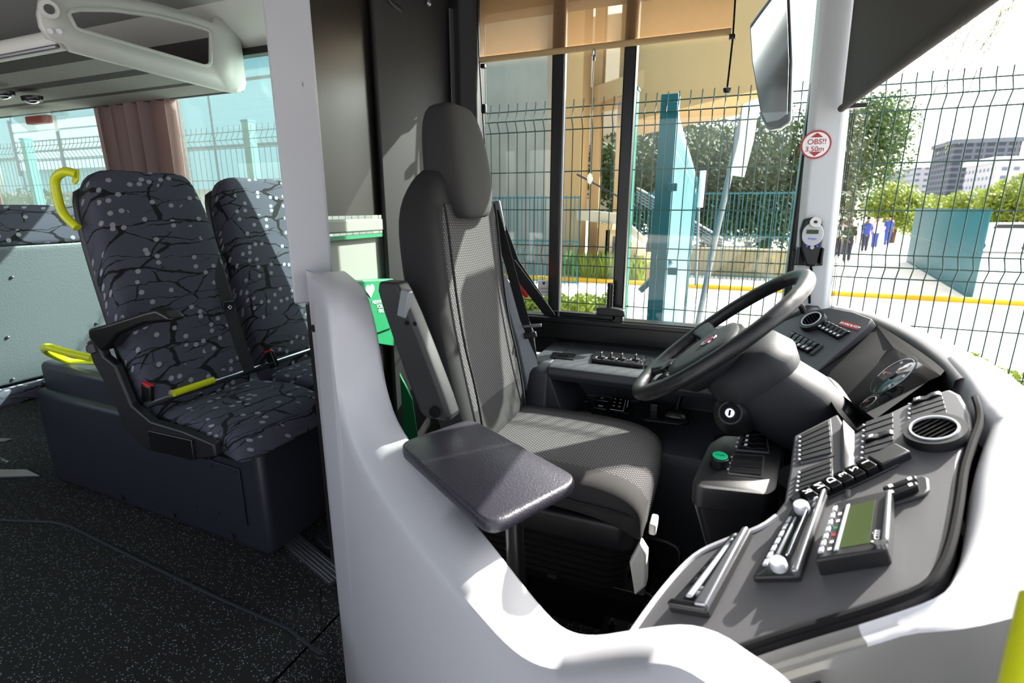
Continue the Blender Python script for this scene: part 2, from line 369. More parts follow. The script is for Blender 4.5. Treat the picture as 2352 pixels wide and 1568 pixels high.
# left side wall: below the sill, pillars, strip above the windows
Yw = 2.15
bm = BM()
box(bm, (-3.6, Yw+.05, .4), (4.9, .1, .8)); box(bm, (-2.85, Yw+.05, 2.15), (6.5, .1, .2))
box(bm, (-.35, Yw+.05, .25), (1.75, .1, .75))
struct('wall_left', bm, 'partition_grey', label='side wall panels of the bus below and above the windows')
bm = BM(); box(bm, (-2.42, .9, 2.22), (6.3, 2.8, .06)); struct('ceiling', bm, 'ceiling_paint')
bm = BM(); box(bm, (-5.55, .9, 1.1), (.06, 2.8, 2.3)); struct('wall_rear', bm, 'dark_felt')
bm = BM(); box(bm, (-3.3, -.48, .4), (4.4, .06, .8)); box(bm, (-3.3, -.48, 2.0), (4.4, .06, .4)); box(bm, (-1.25, -.48, 1.1), (.5, .06, 2.2))
struct('wall_right', bm, 'partition_grey')
# driver's window: frame with two mullions, three panes
fr = thing('driver_window', 'black framed sliding window beside the driver seat', 'window', (-.4, 2.12, .84)); fr['kind'] = 'structure'
bm = BM(); box(bm, (-.42, 2.13, .80), (1.34, .07, .10)); box(bm, (-.42, 2.10, .835), (1.34, .05, .02)); obj('window_sill', bm, 'satin_black', fr, bevel=.004)
for x0, x1, z0, hi in ((-.692, -.645, .83, 0), (-.418, -.372, .83, 0)):
    bm = BM(); box(bm, ((x0+x1)/2, 2.115, 1.5), (x1-x0, .05, 1.36)); obj('mullion', bm, 'satin_black', fr, bevel=.006)
bm = BM(); box(bm, (-.641, 2.092, 1.5), (.007, .008, 1.3)); obj('chrome_strip', bm, 'aluminium', fr)
bm = BM(); box(bm, (-.53, 2.105, .862), (.26, .03, .02)); obj('bottom_rail', bm, 'satin_black', fr, bevel=.003)
bm = BM(); box(bm, (-.53, 2.088, .872), (.27, .004, .003)); obj('seal_strip', bm, 'aluminium', fr)
bm = BM(); box(bm, (.225, 2.12, 1.5), (.055, .08, 1.4)); obj('front_seal', bm, 'satin_black', fr, bevel=.01)
for x0, x1 in ((-1.02, -.692), (-.645, -.418), (-.372, .205)):
    bm = BM(); box(bm, ((x0+x1)/2, 2.125, 1.5), (x1-x0, .005, 1.3)); obj('pane', bm, 'window_glass', fr)
bm = BM(); box(bm, (-1.0, 2.118, 1.5), (.035, .004, 1.3)); obj('dotted_border', bm, 'frit_dots', fr)
# black lower glass
bm = BM(); box(bm, (-.42, 2.125, .73), (1.34, .02, .11)); obj('lower_glass', bm, 'gloss_black', fr)
# window latch
la = thing('window_latch', 'black ribbed latch grip standing on the sliding window rail', 'latch', at(1405, 722, Y=2.07))
c = at(1405, 715, Y=2.07); bm = BM(); prism(bm, [c+V((-.055, 0, -.012)), c+V((.06, 0, -.012)), c+V((.055, 0, .015)), c+V((.0, 0, .022)), c+V((-.055, 0, .018))], (0, -.04, 0)); obj('latch_base', bm, 'black_plastic', la, bevel=.005)
bm = BM(); p0 = c+V((-.005, -.02, 0)); secs = []
for i in range(13): secs.append(circ(p0+V((0, 0, i*.0098)), V((1, 0, 0)), V((0, 1, 0)), .0135 if i % 2 else .0115, k=16))
loft(bm, secs); obj('grip', bm, 'satin_black', la, ang=60)
# A pillar
bm = BM(); secs = []
for z in (.55, .9, 1.3, 1.7, 2.2):
    t = (z-.9)/1.3; x0 = .205+(.0)*t; x0 = .225-.045*t; x1 = .345-.06*t
    secs.append([(x0, 2.16, z), (x0, 2.065, z), (x0+.015, 2.045, z), (x1-.02, 2.035, z), (x1, 2.055, z), (x1, 2.16, z)])
loft(bm, secs); pa = struct('trim_3', bm, 'pillar_paint', label='pale grey windscreen pillar', bevel=.006)
# B pillar and wardrobe behind the driver seat
bm = BM(); prism(bm, [(-1.11, 2.15, .3), (-1.11, 2.06, .3), (-1.06, 2.035, .3), (-1.0, 2.07, .3), (-1.0, 2.15, .3)], (0, 0, 1.95)); struct('trim_4', bm, 'partition_grey', bevel=.008, label='dark grey window pillar behind the driver seat')
bm = BM(); prism(bm, [(-1.25, 1.72, .0), (-1.225, 1.70, 0), (-1.115, 2.02, .0), (-1.10, 2.15, 0), (-1.26, 2.15, .0)], (0, 0, 2.2)); struct('trim_5', bm, 'partition_grey', bevel=.015, label='dark grey boxed corner column behind the driver seat')
bm = BM(); prism(bm, [(-1.098, 2.03, 1.0), (-1.088, 2.062, 1.0), (-1.083, 2.062, 1.0), (-1.093, 2.03, 1.0)], (0, 0, 1.05)); struct('trim_6', bm, 'aluminium')
# partition behind the driver
pt = thing('partition_wall', 'dark glossy partition panel behind the driver seat beside the pale post', 'partition', (-1.25, 1.55, 0)); pt['kind'] = 'structure'
bm = BM(); box(bm, (-1.26, 1.52, 1.74), (.02, .46, .94)); obj('upper_panel', bm, 'partition_dark', pt)
bm = BM(); box(bm, (-1.245, 1.53, 1.235), (.03, .44, .045)); obj('rail', bm, 'pale_panel', pt, bevel=.006)
bm = BM(); box(bm, (-1.25, 1.53, 1.196), (.035, .44, .012)); obj('glass_edge', bm, 'green_plastic', pt)
bm = BM(); box(bm, (-1.26, 1.53, 1.09), (.02, .44, .2)); obj('lower_panel', bm, 'pale_panel', pt)
bm = BM(); box(bm, (-1.26, 1.53, .49), (.02, .44, 1.0)); obj('base_panel', bm, 'partition_dark', pt)
bm = BM(); box(bm, (-1.14, 1.285, .51), (.02, .06, 1.02)); box(bm, (-1.18, 1.31, .51), (.14, .02, 1.02)); obj('sun_blocker', bm, 'partition_dark', pt)  # hidden filler added to keep a sun streak off the aisle floor
# coat hook + screws on the wardrobe
hk = thing('coat_handle', 'dark bent grab handle high on the boxed column behind the headrest', 'handle', (-1.2, 1.75, 2.0))
bm = BM(); tube(bm, [at(885, -30, X=-1.2), at(895, 5, X=-1.2), at(918, 25, X=-1.19), at(922, 52, X=-1.19)], .012, 10, smooth=5); obj('handle_bar', bm, 'black_plastic', hk)
for px, py in ((941, 2), (984, 8)):
    bm = BM(); ball(bm, at(px, py, Y=1.9), .012, 10); tag(obj('wall_screw', bm, 'steel'), 'small dark screw head near the top of the boxed column', 'screw', 'screws on the boxed column')
# pale post
po = thing('partition_post', 'tall pale grey post between the passenger seats and the driver area', 'post', (-1.15, 1.24, 0))
bm = BM(); secs = []
for z, dx in ((1.02, 0), (1.12, 0), (1.5, -.0), (2.2, .0)):
    secs.append([(-1.178, 1.168, z), (-1.145+dx, 1.215, z), (-1.108, 1.268, z), (-1.16, 1.315, z), (-1.215, 1.25, z)])
loft(bm, secs); obj('post_body', bm, 'post_plastic', po, bevel=.008)
for px, py in ((703, 195), (736, 558)):
    n_ = V((.90, -.45, 0)).normalized(); c = at(px, py, X=-1.128); 
    s_ = BM(); disc_ring(s_, c, n_, .008, .0125, .003); cyl(s_, c, c+n_*.003, .006, k=10); obj('screw_cap', s_, 'aluminium', po)
# wall lamp stub on post's inner side
# ---- passenger side windows (left wall, behind the post)
for k, (x0, x1) in enumerate(((-2.86, -1.5), (-5.3, -3.42))):
    st = bpy.data.objects.new('window_%d' % (k+1), None); COL.objects.link(st); st['kind'] = 'structure'; st.location = ((x0+x1)/2, 2.15, .8)
    bm = BM(); box(bm, ((x0+x1)/2, 2.17, 1.42), (x1-x0, .006, 1.24)); obj('pane', bm, 'tinted_glass', st)
    bm = BM(); box(bm, ((x0+x1)/2, 2.15, .80), (x1-x0, .05, .04)); box(bm, ((x0+x1)/2, 2.15, 2.035), (x1-x0, .05, .03)); obj('window_frame', bm, 'satin_black', st)
bm = BM(); box(bm, (-1.35, 2.17, 1.4), (.34, .06, 1.4)); struct('trim_11', bm, 'partition_grey')  # unseen wall piece added to block sun from reaching the aisle
bm = BM(); box(bm, (-3.15, 2.16, 1.4), (.56, .06, 1.4)); struct('trim_7', bm, 'dark_felt')
# windscreen: curved glass from the A pillar round the nose
scr = [(.33, 2.11), (.42, 2.03), (.60, 1.85), (.78, 1.55), (.86, 1.2), (.90, .7), (.90, .1), (.86, -.4)]
sp = spline([V((x, y, 0)) for x, y in scr], 4)
ws = bpy.data.objects.new('window_3', None); COL.objects.link(ws); ws['kind'] = 'structure'; ws['label'] = 'curved windscreen'
bm = BM(); loft(bm, [[p+V((.0, 0, .55)) for p in sp], [p+V((-.03, 0, 2.25)) for p in sp]], closed=False); obj('windscreen_glass', bm, 'screen_glass', ws, ang=80)
bm = BM(); q = [V((.352, 2.055, 0)), V((.364, 2.045, 0))]; loft(bm, [[p+V((.0, 0, .6)) for p in q], [p+V((-.06, 0, 2.2)) for p in q]], closed=False); obj('dotted_border', bm, 'frit_dots', ws)
# ---- roller blinds
sb = thing('roller_shade', 'orange-brown woven roller shade pulled part way down the driver window', 'shade', (-.5, 2.08, 2.0))
bm = BM(); box(bm, (-.525, 2.085, 2.05), (.93, .0015, .38)); obj('cloth', bm, 'shade_cloth', sb)
bm = BM(); cyl(bm, (-.99, 2.083, 1.868), (-.06, 2.083, 1.868), .011); obj('hem_bar', bm, 'beige_concrete', sb)
bm = BM(); tube(bm, [(-1.0, 2.083, 2.25), (-.995, 2.083, 1.87), (-.985, 2.083, 1.70), (-.975, 2.083, 1.55)], .003, 6); obj('guide_cord', bm, 'satin_black', sb)
bm = BM(); tube(bm, [at(1690, -20, Y=2.083), at(1683, 90, Y=2.083), at(1670, 205, Y=2.083)], .0035, 6); obj('guide_cord', bm, 'satin_black', sb)
for p in ((1110, 152), (1682, 85)):
    bm = BM(); box(bm, at(*p, Y=2.08), (.02, .02, .016)); obj('clip', bm, 'satin_black', sb, bevel=.003)
bm = BM(); c = at(1670, 207, Y=2.083); loft(bm, [circ(c+V((0, 0, z)), V((1, 0, 0)), V((0, 1, 0)), r) for z, r in ((-.01, .008), (-.004, .012), (.006, .014), (.01, .006))]); obj('cord_end', bm, 'satin_black', sb)
bm = BM(); box(bm, at(1112, 250, Y=2.08), (.02, .02, .035)); obj('cord_end', bm, 'satin_black', sb, bevel=.004)
pc = thing('pull_cord', 'grey pull cord hanging from the hem of the window shade', 'cord', at(1365, 115, Y=2.07))
bm = BM(); tube(bm, [at(1360, 130, Y=2.07), at(1362, 115, Y=2.07), at(1367, 115, Y=2.07), at(1368, 130, Y=2.07)], .002, 6, smooth=3); tube(bm, [at(1364, 135, Y=2.07), at(1360, 200, Y=2.07), at(1358, 300, Y=2.07), at(1356, 395, Y=2.07)], .0018, 6); obj('cord', bm, 'metal_grey', pc)
bm = BM(); cyl(bm, at(1364, 140, Y=2.07), at(1365, 126, Y=2.07), .005); obj('crimp', bm, 'steel', pc)
bm = BM(); ball(bm, at(1355, 410, Y=2.07), (.012, .005, .022), 8); obj('cord_toggle', bm, 'clear_plastic', pc)
fb = thing('windscreen_blind', 'dark grey roller blind across the top of the windscreen', 'blind', (.3, 1.5, 1.65))
A_, B_ = at(1916, 250, Y=2.02), V((.36, .2, 1.60)); A_.x = .285
bm = BM(); prism(bm, [A_+V((0, 0, .012)), B_+V((0, 0, .012)), B_+V((0, 0, .65)), A_+V((-.02, 0, .65))], (.002, 0, 0)); obj('cloth', bm, 'blind_grey', fb)
bm = BM(); tube(bm, [A_, B_], .011, 12); obj('hem_bar', bm, 'blind_grey', fb)
bm = BM(); box(bm, A_+V((.03, -.03, 0)), (.06, .02, .012)); obj('guide_bracket', bm, 'satin_black', fb)
# ---- sticker and breath tester on the pillar
stk = thing('height_sticker', 'round white sticker with red rim reading OBS!! 3.50m', 'sticker', at(1874, 332, Y=2.03))
c = at(1874, 332, Y=2.032); bm = BM(); cyl(bm, c+V((0, .002, 0)), c+V((0, 0, 0)), .0435, k=40); obj('red_rim', bm, 'signal_red', stk)
bm = BM(); cyl(bm, c, c+V((0, -.0008, 0)), .0385, k=40); obj('white_face', bm, 'white_print', stk)
text('lettering', 'OBS!!', c+V((.002, -.0015, .008)), (1, 0, 0), (0, 0, 1), .023, 'signal_red', stk); text('lettering', '3.50m', c+V((-.002, -.0015, -.014)), (1, 0, 0), (0, 0, 1), .022, 'signal_red', stk)
for s in (1, -1):
    bm = BM(); prism(bm, [c+V((-.018, -.0008, .022*s)), c+V((.018, -.0008, .022*s)), c+V((0, -.0008, .036*s))], (0, -.0006, 0)); obj('arrow', bm, 'signal_red', stk)
bt = thing('breath_tester', 'black and silver handheld breath alcohol tester in a holder on the pillar', 'tester', at(1858, 600, Y=2.0))
def pf(px, py, dy=0): return at(px, py, Y=2.0)+V((0, dy, 0))
body = [(1846, 503), (1868, 499), (1890, 504), (1893, 530), (1888, 570), (1876, 612), (1850, 612), (1838, 570), (1838, 530)]
bm = BM(); prism(bm, [pf(*p) for p in body], (0, .035, 0)); obj('body', bm, 'black_plastic', bt, bevel=.008)
bm = BM(); c = pf(1866, 540, -.002); prism(bm, [c+V((.031*math.cos(t/24*6.283), 0, .036*math.sin(t/24*6.283)+(.005 if math.sin(t/24*6.283) > 0 else 0))) for t in range(24)], (0, .004, 0)); obj('faceplate', bm, 'silver_plastic', bt, bevel=.002)
bm = BM(); d = pf(1872, 511, -.006); disc_ring(bm, d, (0, -1, .3), .006, .017, .008); obj('mouthpiece', bm, 'white_plastic', bt)
bm = BM(); box(bm, pf(1866, 532, -.005), (.034, .004, .013)); obj('display', bm, 'lcd_green', bt)
text('lettering', 'Dräger', pf(1866, 548, -.0045), (1, 0, 0), (0, 0, 1), .009, 'blue_plastic', bt)
for px in (1853, 1877):
    bm = BM(); cyl(bm, pf(px, 565, 0), pf(px, 565, -.006), .0035); obj('button', bm, 'blue_plastic', bt)
bm = BM(); cyl(bm, pf(1865, 568, 0), pf(1865, 568, -.006), .006); obj('button', bm, 'silver_plastic', bt)
bm = BM()
for px in (1832, 1888): box(bm, pf(px, 588, .02), (.008, .05, .055))
box(bm, pf(1860, 595, .04), (.1, .006, .05)); obj('holder', bm, 'black_plastic', bt, bevel=.003)
bm = BM(); tube(bm, [pf(1863, 610, .015), pf(1866, 630, .02), pf(1862, 650, .03), pf(1862, 700, .03)], .004, 8, smooth=4); obj('cable', bm, 'rubber', bt)
# ---- service sticker on the pane
ss = thing('service_sticker', 'small white handwritten service sticker in the rear corner of the driver window', 'sticker', at(1250, 663, Y=2.115))
c = at(1249, 662, Y=2.118); bm = BM(); box(bm, c, (.052, .001, .066)); obj('paper', bm, 'white_print', ss)
bm = BM(); prism(bm, [c+V((-.006, -.001, .028)), c+V((.006, -.001, .028)), c+V((.006, -.001, .02)), c+V((0, -.001, .014)), c+V((-.006, -.001, .02))], (0, -.0004, 0)); obj('crest', bm, 'cloth_blue', ss)
text('handwriting', '07.06.2015', c+V((0, -.001, -.001)), (1, 0, .03), (0, 0, 1), .0095, 'cloth_dark', ss); text('handwriting', 'Carl Silva', c+V((.006, -.001, -.015)), (1, 0, .03), (0, 0, 1), .009, 'cloth_dark', ss); bpy.context.view_layer.update()
# ---- outside mirror
mr = thing('side_mirror', 'large black framed rear view mirror outside the driver window', 'mirror', at(1770, 150, Y=2.42))
mo = [(1722, 40), (1745, 12), (1790, -40), (1812, -30), (1816, 150), (1811, 285), (1790, 298), (1762, 300), (1748, 270), (1727, 130)]
cen = at(1775, 140, Y=2.42)
P3 = [at(*p, Y=2.42)+V((0, (at(*p, Y=2.42)-cen).x*-.9, 0)) for p in mo]
bm = BM(); prism(bm, P3, (.012, .05, 0)); obj('housing', bm, 'satin_black', mr, bevel=.012)
nn = (P3[3]-P3[0]).cross(P3[7]-P3[0]).normalized(); 
if nn.y > 0: nn = -nn
m3 = sum(P3, V())/len(P3); bm = BM(); prism(bm, [m3+(p-m3)*.88+nn*.002 for p in P3], nn*.003); obj('mirror_glass', bm, 'chrome', mr)
# front mask below the windscreen, right side around the entrance
bm = BM(); loft(bm, [[p+V((.03, 0, G_)) for p in sp] for G_ in (-.3, .6)], closed=False); struct('wall_front', bm, 'partition_grey', solid=.02)
bm = BM(); box(bm, (.62, -.47, 1.05), (.5, .05, 2.3)); box(bm, (-.2, -.47, 2.1), (1.4, .05, .2)); struct('trim_9', bm, 'partition_grey')
# ================================================================== CAB DOOR (pale swooping gate in front)
cd = thing('cab_door', 'pale grey moulded cab door sweeping down from the post to the dashboard', 'door', (-.5, .85, 0))
ridge = [(790, 622), (826, 655), (846, 702), (862, 780), (880, 880), (908, 965), (956, 1040), (1000, 1100), (1060, 1172), (1120, 1245), (1200, 1348), (1262, 1420), (1310, 1450), (1370, 1458), (1450, 1447), (1560, 1434), (1640, 1450), (1720, 1500), (1785, 1545), (1830, 1590)]
outer = [(728, 648), (745, 668), (765, 715), (778, 820), (790, 920), (815, 1010), (852, 1090), (895, 1160), (950, 1238), (1010, 1312), (1090, 1405), (1160, 1482), (1220, 1527), (1290, 1546), (1390, 1542), (1480, 1532), (1560, 1542), (1640, 1590), (1700, 1640), (1740, 1690)]
n0 = V((.619, 1, 0)).normalized(); pl = V((-.95, 1.2, 0)); off = .105
def drp(p, z): return V((p.x, p.y, z))
I = [onp(x, y, pl, n0) for x, y in ridge]; Oo = [onp(x, y, pl-n0*off, n0) for x, y in outer]
I = spline(I, 3); Oo = spline(Oo, 3); secs = []
for a, b in zip(I, Oo):
    ax = V((a.x, a.y, 0)); m_ = (a+b)/2; nrm = V((0, 0, .012))-n0*.008
    secs.append([drp(a+n0*.012, -.35), drp(a+n0*.014, max(.05, a.z*.5)), a+n0*.012+V((0, 0, -.03)), a+n0*.008+V((0, 0, -.006)), a, m_+nrm, b+V((0, 0, .006)), b-n0*.008+V((0, 0, -.012)), b-n0*.014+V((0, 0, -.05)), drp(b-n0*.022, max(.05, b.z*.5)), drp(b-n0*.026, -.35)])
bm = BM(); loft(bm, secs, closed=False)
# hinge-side return: closes the panel at the post
e0 = secs[0]; lft = V((-1.115, 1.165, 0))
bm2 = bm
s2 = [[p for p in e0], [p+(V((lft.x, lft.y, p.z))-p)*.6 for p in e0], [V((lft.x, lft.y+.0, p.z+.012)) for p in e0]]
loft(bm, s2, closed=False)
obj('door_panel', bm, 'light_plastic', cd, ang=50)
# hinge strip down the left side
bm = BM(); cyl(bm, V((-1.085, 1.15, .96)), V((-1.09, 1.142, .96)), .011, k=14); obj('hinge_cap', bm, 'satin_black', cd)
# threshold strip on the floor
bm = BM(); a, b = at(668, 1238, Z=.008), at(778, 1330, Z=.008); d = (b-a).normalized(); s = V((d.y, -d.x, 0))
box(bm, (a+b)/2, ((b-a).length, .07, .016), Matrix((d, V((-d.y, d.x, 0)), V((0, 0, 1)))).transposed())
for k in (-.022, -.008, .008, .022): box(bm, (a+b)/2+s*k+V((0, 0, .009)), ((b-a).length, .003, .003), Matrix((d, V((-d.y, d.x, 0)), V((0, 0, 1)))).transposed())
tag(obj('threshold_strip', bm, 'aluminium', bevel=.002), 'ribbed aluminium threshold strip running under the cab door', 'strip')
fp = thing('floor_bracket', 'dark metal bracket on the floor behind the cab door', 'bracket', at(755, 1245, Z=0)); bm = BM(); prism(bm, [at(*p, Z=.004) for p in ((728, 1238), (740, 1222), (790, 1190), (790, 1280), (745, 1258))], (0, 0, .012)); obj('plate', bm, 'box_plastic', fp, bevel=.004)
# ================================================================== TABLE
tb = thing('cash_table', 'black leather-grained table top on a post beside the driver seat', 'table', (-.35, .98, 0))
tz = .72; tp_ = [at(*p, Z=tz) for p in ((912, 1015), (1080, 958), (1336, 1098), (1127, 1208))]
def rounded(P, r, k=5):
    out = []; n_ = len(P)
    for i in range(n_):
        a, b, c = P[i-1], P[i], P[(i+1) % n_]; u = (a-b).normalized()*r; v = (c-b).normalized()*r
        for j in range(k+1):
            t = j/k; out.append((b+u)*(1-t)**2+b*2*t*(1-t)+(b+v)*t*t)
    return out
rp = rounded(tp_, .045); cc = sum(rp, V())/len(rp)
bm = BM(); loft(bm, [[p+(cc-p)*s+V((0, 0, z)) for p in rp] for z, s in ((-.034, .05), (-.028, .01), (-.012, 0), (-.003, .012), (0, .04))]); obj('table_top', bm, 'table_plastic', tb, ang=60)
bm = BM(); q = at(1140, 1230, Z=.66); q = V((-.40, .98, 0)); cyl(bm, (q.x, q.y, .69), (q.x+.03, q.y, .0), .022); obj('table_post', bm, 'satin_black', tb)
bm = BM(); cyl(bm, (q.x+.03, q.y, 0), (q.x+.03, q.y, .012), .06); obj('table_foot', bm, 'satin_black', tb)
lf = BM(); c = at(1028, 1155, Z=.62); face(lf, [c+V(v) for v in ((-.012, 0, -.02), (.006, -.005, -.015), (.012, 0, .005), (.004, .006, .02), (-.004, .002, .008))]); tag(obj('dry_leaf', lf, 'tan_paper', solid=.001), 'small curled brown dry leaf poking up behind the cab door', 'leaf')

# ================================================================== DRIVER SEAT
ds = thing('driver_seat', 'dark grey fabric driver seat with tall backrest and headrest', 'seat', (-.5, 1.5, 0))
CY = 1.5
def backring(xf, z, a, t, conc=.02, tilt=.10, k=40, p=3.2):   # ring in a slightly tilted horizontal plane; xf = face x
    out = []
    for i in range(k):
        th = 2*math.pi*i/k; cs, sn = math.cos(th), math.sin(th)
        y = a*math.copysign(abs(cs)**(2/p), cs); d = math.copysign(abs(sn)**(2/p), sn)   # d=1 front
        x = xf - t/2 + d*t/2
        if d > 0: x -= conc*(1-min(1, abs(y)/a*1.15)**2)*d
        out.append(V((x, CY+y, z+(x-xf)*tilt)))
    return out
prof = [(-.63, .57, .20, .10, .0), (-.63, .60, .235, .13, .015), (-.645, .70, .25, .15, .03), (-.665, .80, .252, .16, .035), (-.69, .90, .25, .165, .03), (-.71, 1.02, .25, .165, .03), (-.725, 1.14, .25, .165, .03), (-.735, 1.24, .248, .165, .025), (-.745, 1.31, .232, .155, .015), (-.752, 1.36, .195, .14, .005), (-.76, 1.40, .15, .12, .0), (-.765, 1.425, .11, .09, .0)]
bm = BM(); loft(bm, [backring(*q) for q in prof])
bm.faces.ensure_lookup_table()
for f in bm.faces:
    c = f.calc_center_median(); f.material_index = 1 if abs(c.y-CY) < (.165 if c.z < 1.0 else .17) and c.x > -.80 and f.normal.x > .3 or False else 0
bm.normal_update()
for f in bm.faces:
    c = f.calc_center_median(); f.material_index = 1 if abs(c.y-CY) < .168 and abs(f.normal.x) > .5 and .66 < c.z < 1.33 and c.x > -.84 else 0
obj('backrest', bm, ['dark_fabric', 'weave_back'], ds, sub=1)
hp = [(-.725, 1.265, .085, .05, 0), (-.715, 1.285, .105, .08, 0), (-.715, 1.33, .13, .12, .0), (-.722, 1.39, .14, .135, .0), (-.732, 1.46, .136, .13, .0), (-.748, 1.53, .122, .12, .0), (-.764, 1.575, .105, .10, 0), (-.78, 1.60, .075, .07, 0)]
bm = BM(); loft(bm, [backring(*q, p=3.5) for q in hp]); obj('headrest', bm, 'grey_fabric', ds, sub=1)
# stitched seams
if 0: tube(bm, [(-.690, CY-.16, .93), (-.715, CY-.08, .945), (-.722, CY, .95), (-.715, CY+.08, .945), (-.690, CY+.16, .93)], .004, 6, smooth=4)
for s in (1, -1):
    bm = BM(); tube(bm, [(q[0]+.001-.004, CY+s*.172, q[1]) for q in prof[1:9]], .004, 6, smooth=3); obj('seam', bm, 'dark_fabric', ds)
# cushion
def cushring(x, a, z1, h, k=36, p=4, dish=.012):
    out = []
    for i in range(k):
        th = 2*math.pi*i/k; cs, sn = math.cos(th), math.sin(th)
        y = a*math.copysign(abs(cs)**(2/p), cs); d = math.copysign(abs(sn)**(2/p), sn)
        z = z1-h/2+d*h/2
        if d > 0: z -= dish*(1-min(1, abs(y)/a*1.2)**2)*d
        out.append(V((x, CY+y, z)))
    return out
cu = [(-.72, .22, .575, .10), (-.70, .24, .59, .12), (-.60, .25, .60, .13), (-.45, .255, .598, .135), (-.32, .255, .598, .14), (-.22, .25, .59, .15), (-.165, .245, .565, .16), (-.145, .235, .53, .13), (-.142, .22, .50, .08)]
bm = BM(); loft(bm, [cushring(*q) for q in cu]); bm.normal_update()
for f in bm.faces:
    c = f.calc_center_median(); f.material_index = 1 if abs(c.y-CY) < .17 and c.x > -.69 and (f.normal.z > .5 or c.x > -.18) else 0
obj('seat_cushion', bm, ['grey_fabric', 'weave_seat'], ds, sub=1)
# pan, bellows, base
bm = BM(); loft(bm, [[V((x, y, z)) for x, y in ((-.70, CY-.235*s), (-.20, CY-.235*s), (-.155, CY-.2*s), (-.155, CY+.2*s), (-.20, CY+.235*s), (-.70, CY+.235*s))] for z, s in ((.46, 1), (.39, 1), (.37, .96))]); obj('seat_pan', bm, 'black_plastic', ds, bevel=.012)
bm = BM(); secs = []
for i in range(13):
    z = .38-i*.012; r = 1 if i % 2 == 0 else .955; sh = 1-i*.006
    secs.append([V((-.42+(x+.42)*r*sh, CY+(y)*r*sh, z)) for x, y in ((-.69, -.2), (-.66, -.235), (-.22, -.235), (-.165, -.19), (-.165, .19), (-.22, .235), (-.66, .235), (-.69, .2))])
loft(bm, secs); obj('bellows', bm, 'rubber', ds, bevel=.004, ang=70)
for s in (-1, 1):
    bm = BM(); box(bm, (-.40, CY+s*.15, .20), (.52, .05, .045)); box(bm, (-.40, CY+s*.17, .222), (.54, .03, .005)); obj('slide_rail', bm, 'satin_black', ds, bevel=.002)
    bm = BM(); box(bm, (-.36, CY+s*.13, .1), (.44, .008, .17)); obj('base_plate', bm, 'gloss_black', ds)
    for fx in (-.20, -.60):
        bm = BM(); box(bm, (fx, CY+s*.16, .006), (.12, .09, .012)); obj('foot', bm, 'satin_black', ds)
    for xx in (-.17, -.23):
        bm = BM(); cyl(bm, (xx, CY+s*.17, .012), (xx, CY+s*.17, .022), .011, k=6); cyl(bm, (xx, CY+s*.17, .022), (xx, CY+s*.17, .034), .006, k=8); obj('bolt', bm, 'steel', ds)
bm = BM(); box(bm, (-.40, CY-.19, .23), (.035, .03, .04)); obj('slide_lever', bm, 'box_plastic', ds, bevel=.006)
bm = BM(); tube(bm, [(-.17, CY-.12, .2), (-.10, CY-.12, .17), (-.07, CY-.10, .2), (-.05, CY-.06, .29), (-.08, CY-.04, .31), (-.16, CY-.03, .31)], .006, 8, smooth=5); obj('adjust_bar', bm, 'satin_black', ds)
bm = BM(); prism(bm, [(-.145, CY-.245, .43), (-.125, CY-.245, .40), (-.12, CY-.245, .30), (-.15, CY-.245, .26), (-.17, CY-.245, .36)], (0, .04, 0)); obj('height_lever', bm, 'white_plastic', ds, bevel=.008)
bm = BM(); box(bm, (-.122, CY-.15, .435), (.02, .06, .035)); obj('tilt_lever', bm, 'white_plastic', ds, bevel=.006)
# folded-up armrest on the near side
ar = BM(); A = at(905, 655, Y=1.18); B = at(1012, 945, Y=1.18); 
sec = lambda c, w1, h: [c+V((-w1, -.028, 0)), c+V((w1*.85, -.03, h)), c+V((w1, -.018, h)), c+V((w1, .024, h)), c+V((-w1, .028, 0))]
d = (B-A)
loft(ar, [sec(A+V((0, 0, .012)), .030, 0), sec(A+d*.04, .040, 0), sec(A+d*.2, .046, 0), sec(A+d*.5, .05, 0), sec(A+d*.85, .052, 0), sec(A+d*1.0, .05, -.0), sec(A+d*1.04, .035, 0)])
am = obj('armrest', ar, 'black_plastic', ds, bevel=.01)
bm = BM(); c = A+d*.12+V((.035, -.028, 0)); box(bm, c, (.028, .02, .075), Matrix.Rotation(R(14), 3, 'Y')); obj('adjust_wheel', bm, 'metal_grey', am, bevel=.004)
bm = BM(); c = B+V((0, -.032, .01)); disc_ring(bm, c, (0, -1, 0), .012, .017, .003); cyl(bm, c, c+V((0, .001, 0)), .012); obj('pivot_hole', bm, 'rubber', am)
for q in ((.27, .02), (.27, .045)):
    bm = BM(); c = A+d*q[0]+V((q[1], -.03, 0)); cyl(bm, c, c+V((0, -.002, 0)), .006, k=10); obj('screw', bm, 'rubber', am)
# rear shell, far side
bm = BM(); prism(bm, [(-.77, CY+.245, 1.08), (-.755, CY+.25, 1.0), (-.70, CY+.26, .8), (-.66, CY+.26, .62), (-.60, CY+.27, .60), (-.64, CY+.29, .85), (-.71, CY+.29, 1.0), (-.76, CY+.28, 1.06)], (-.03, .012, 0)); obj('side_shell', bm, 'metal_grey', ds, bevel=.008)
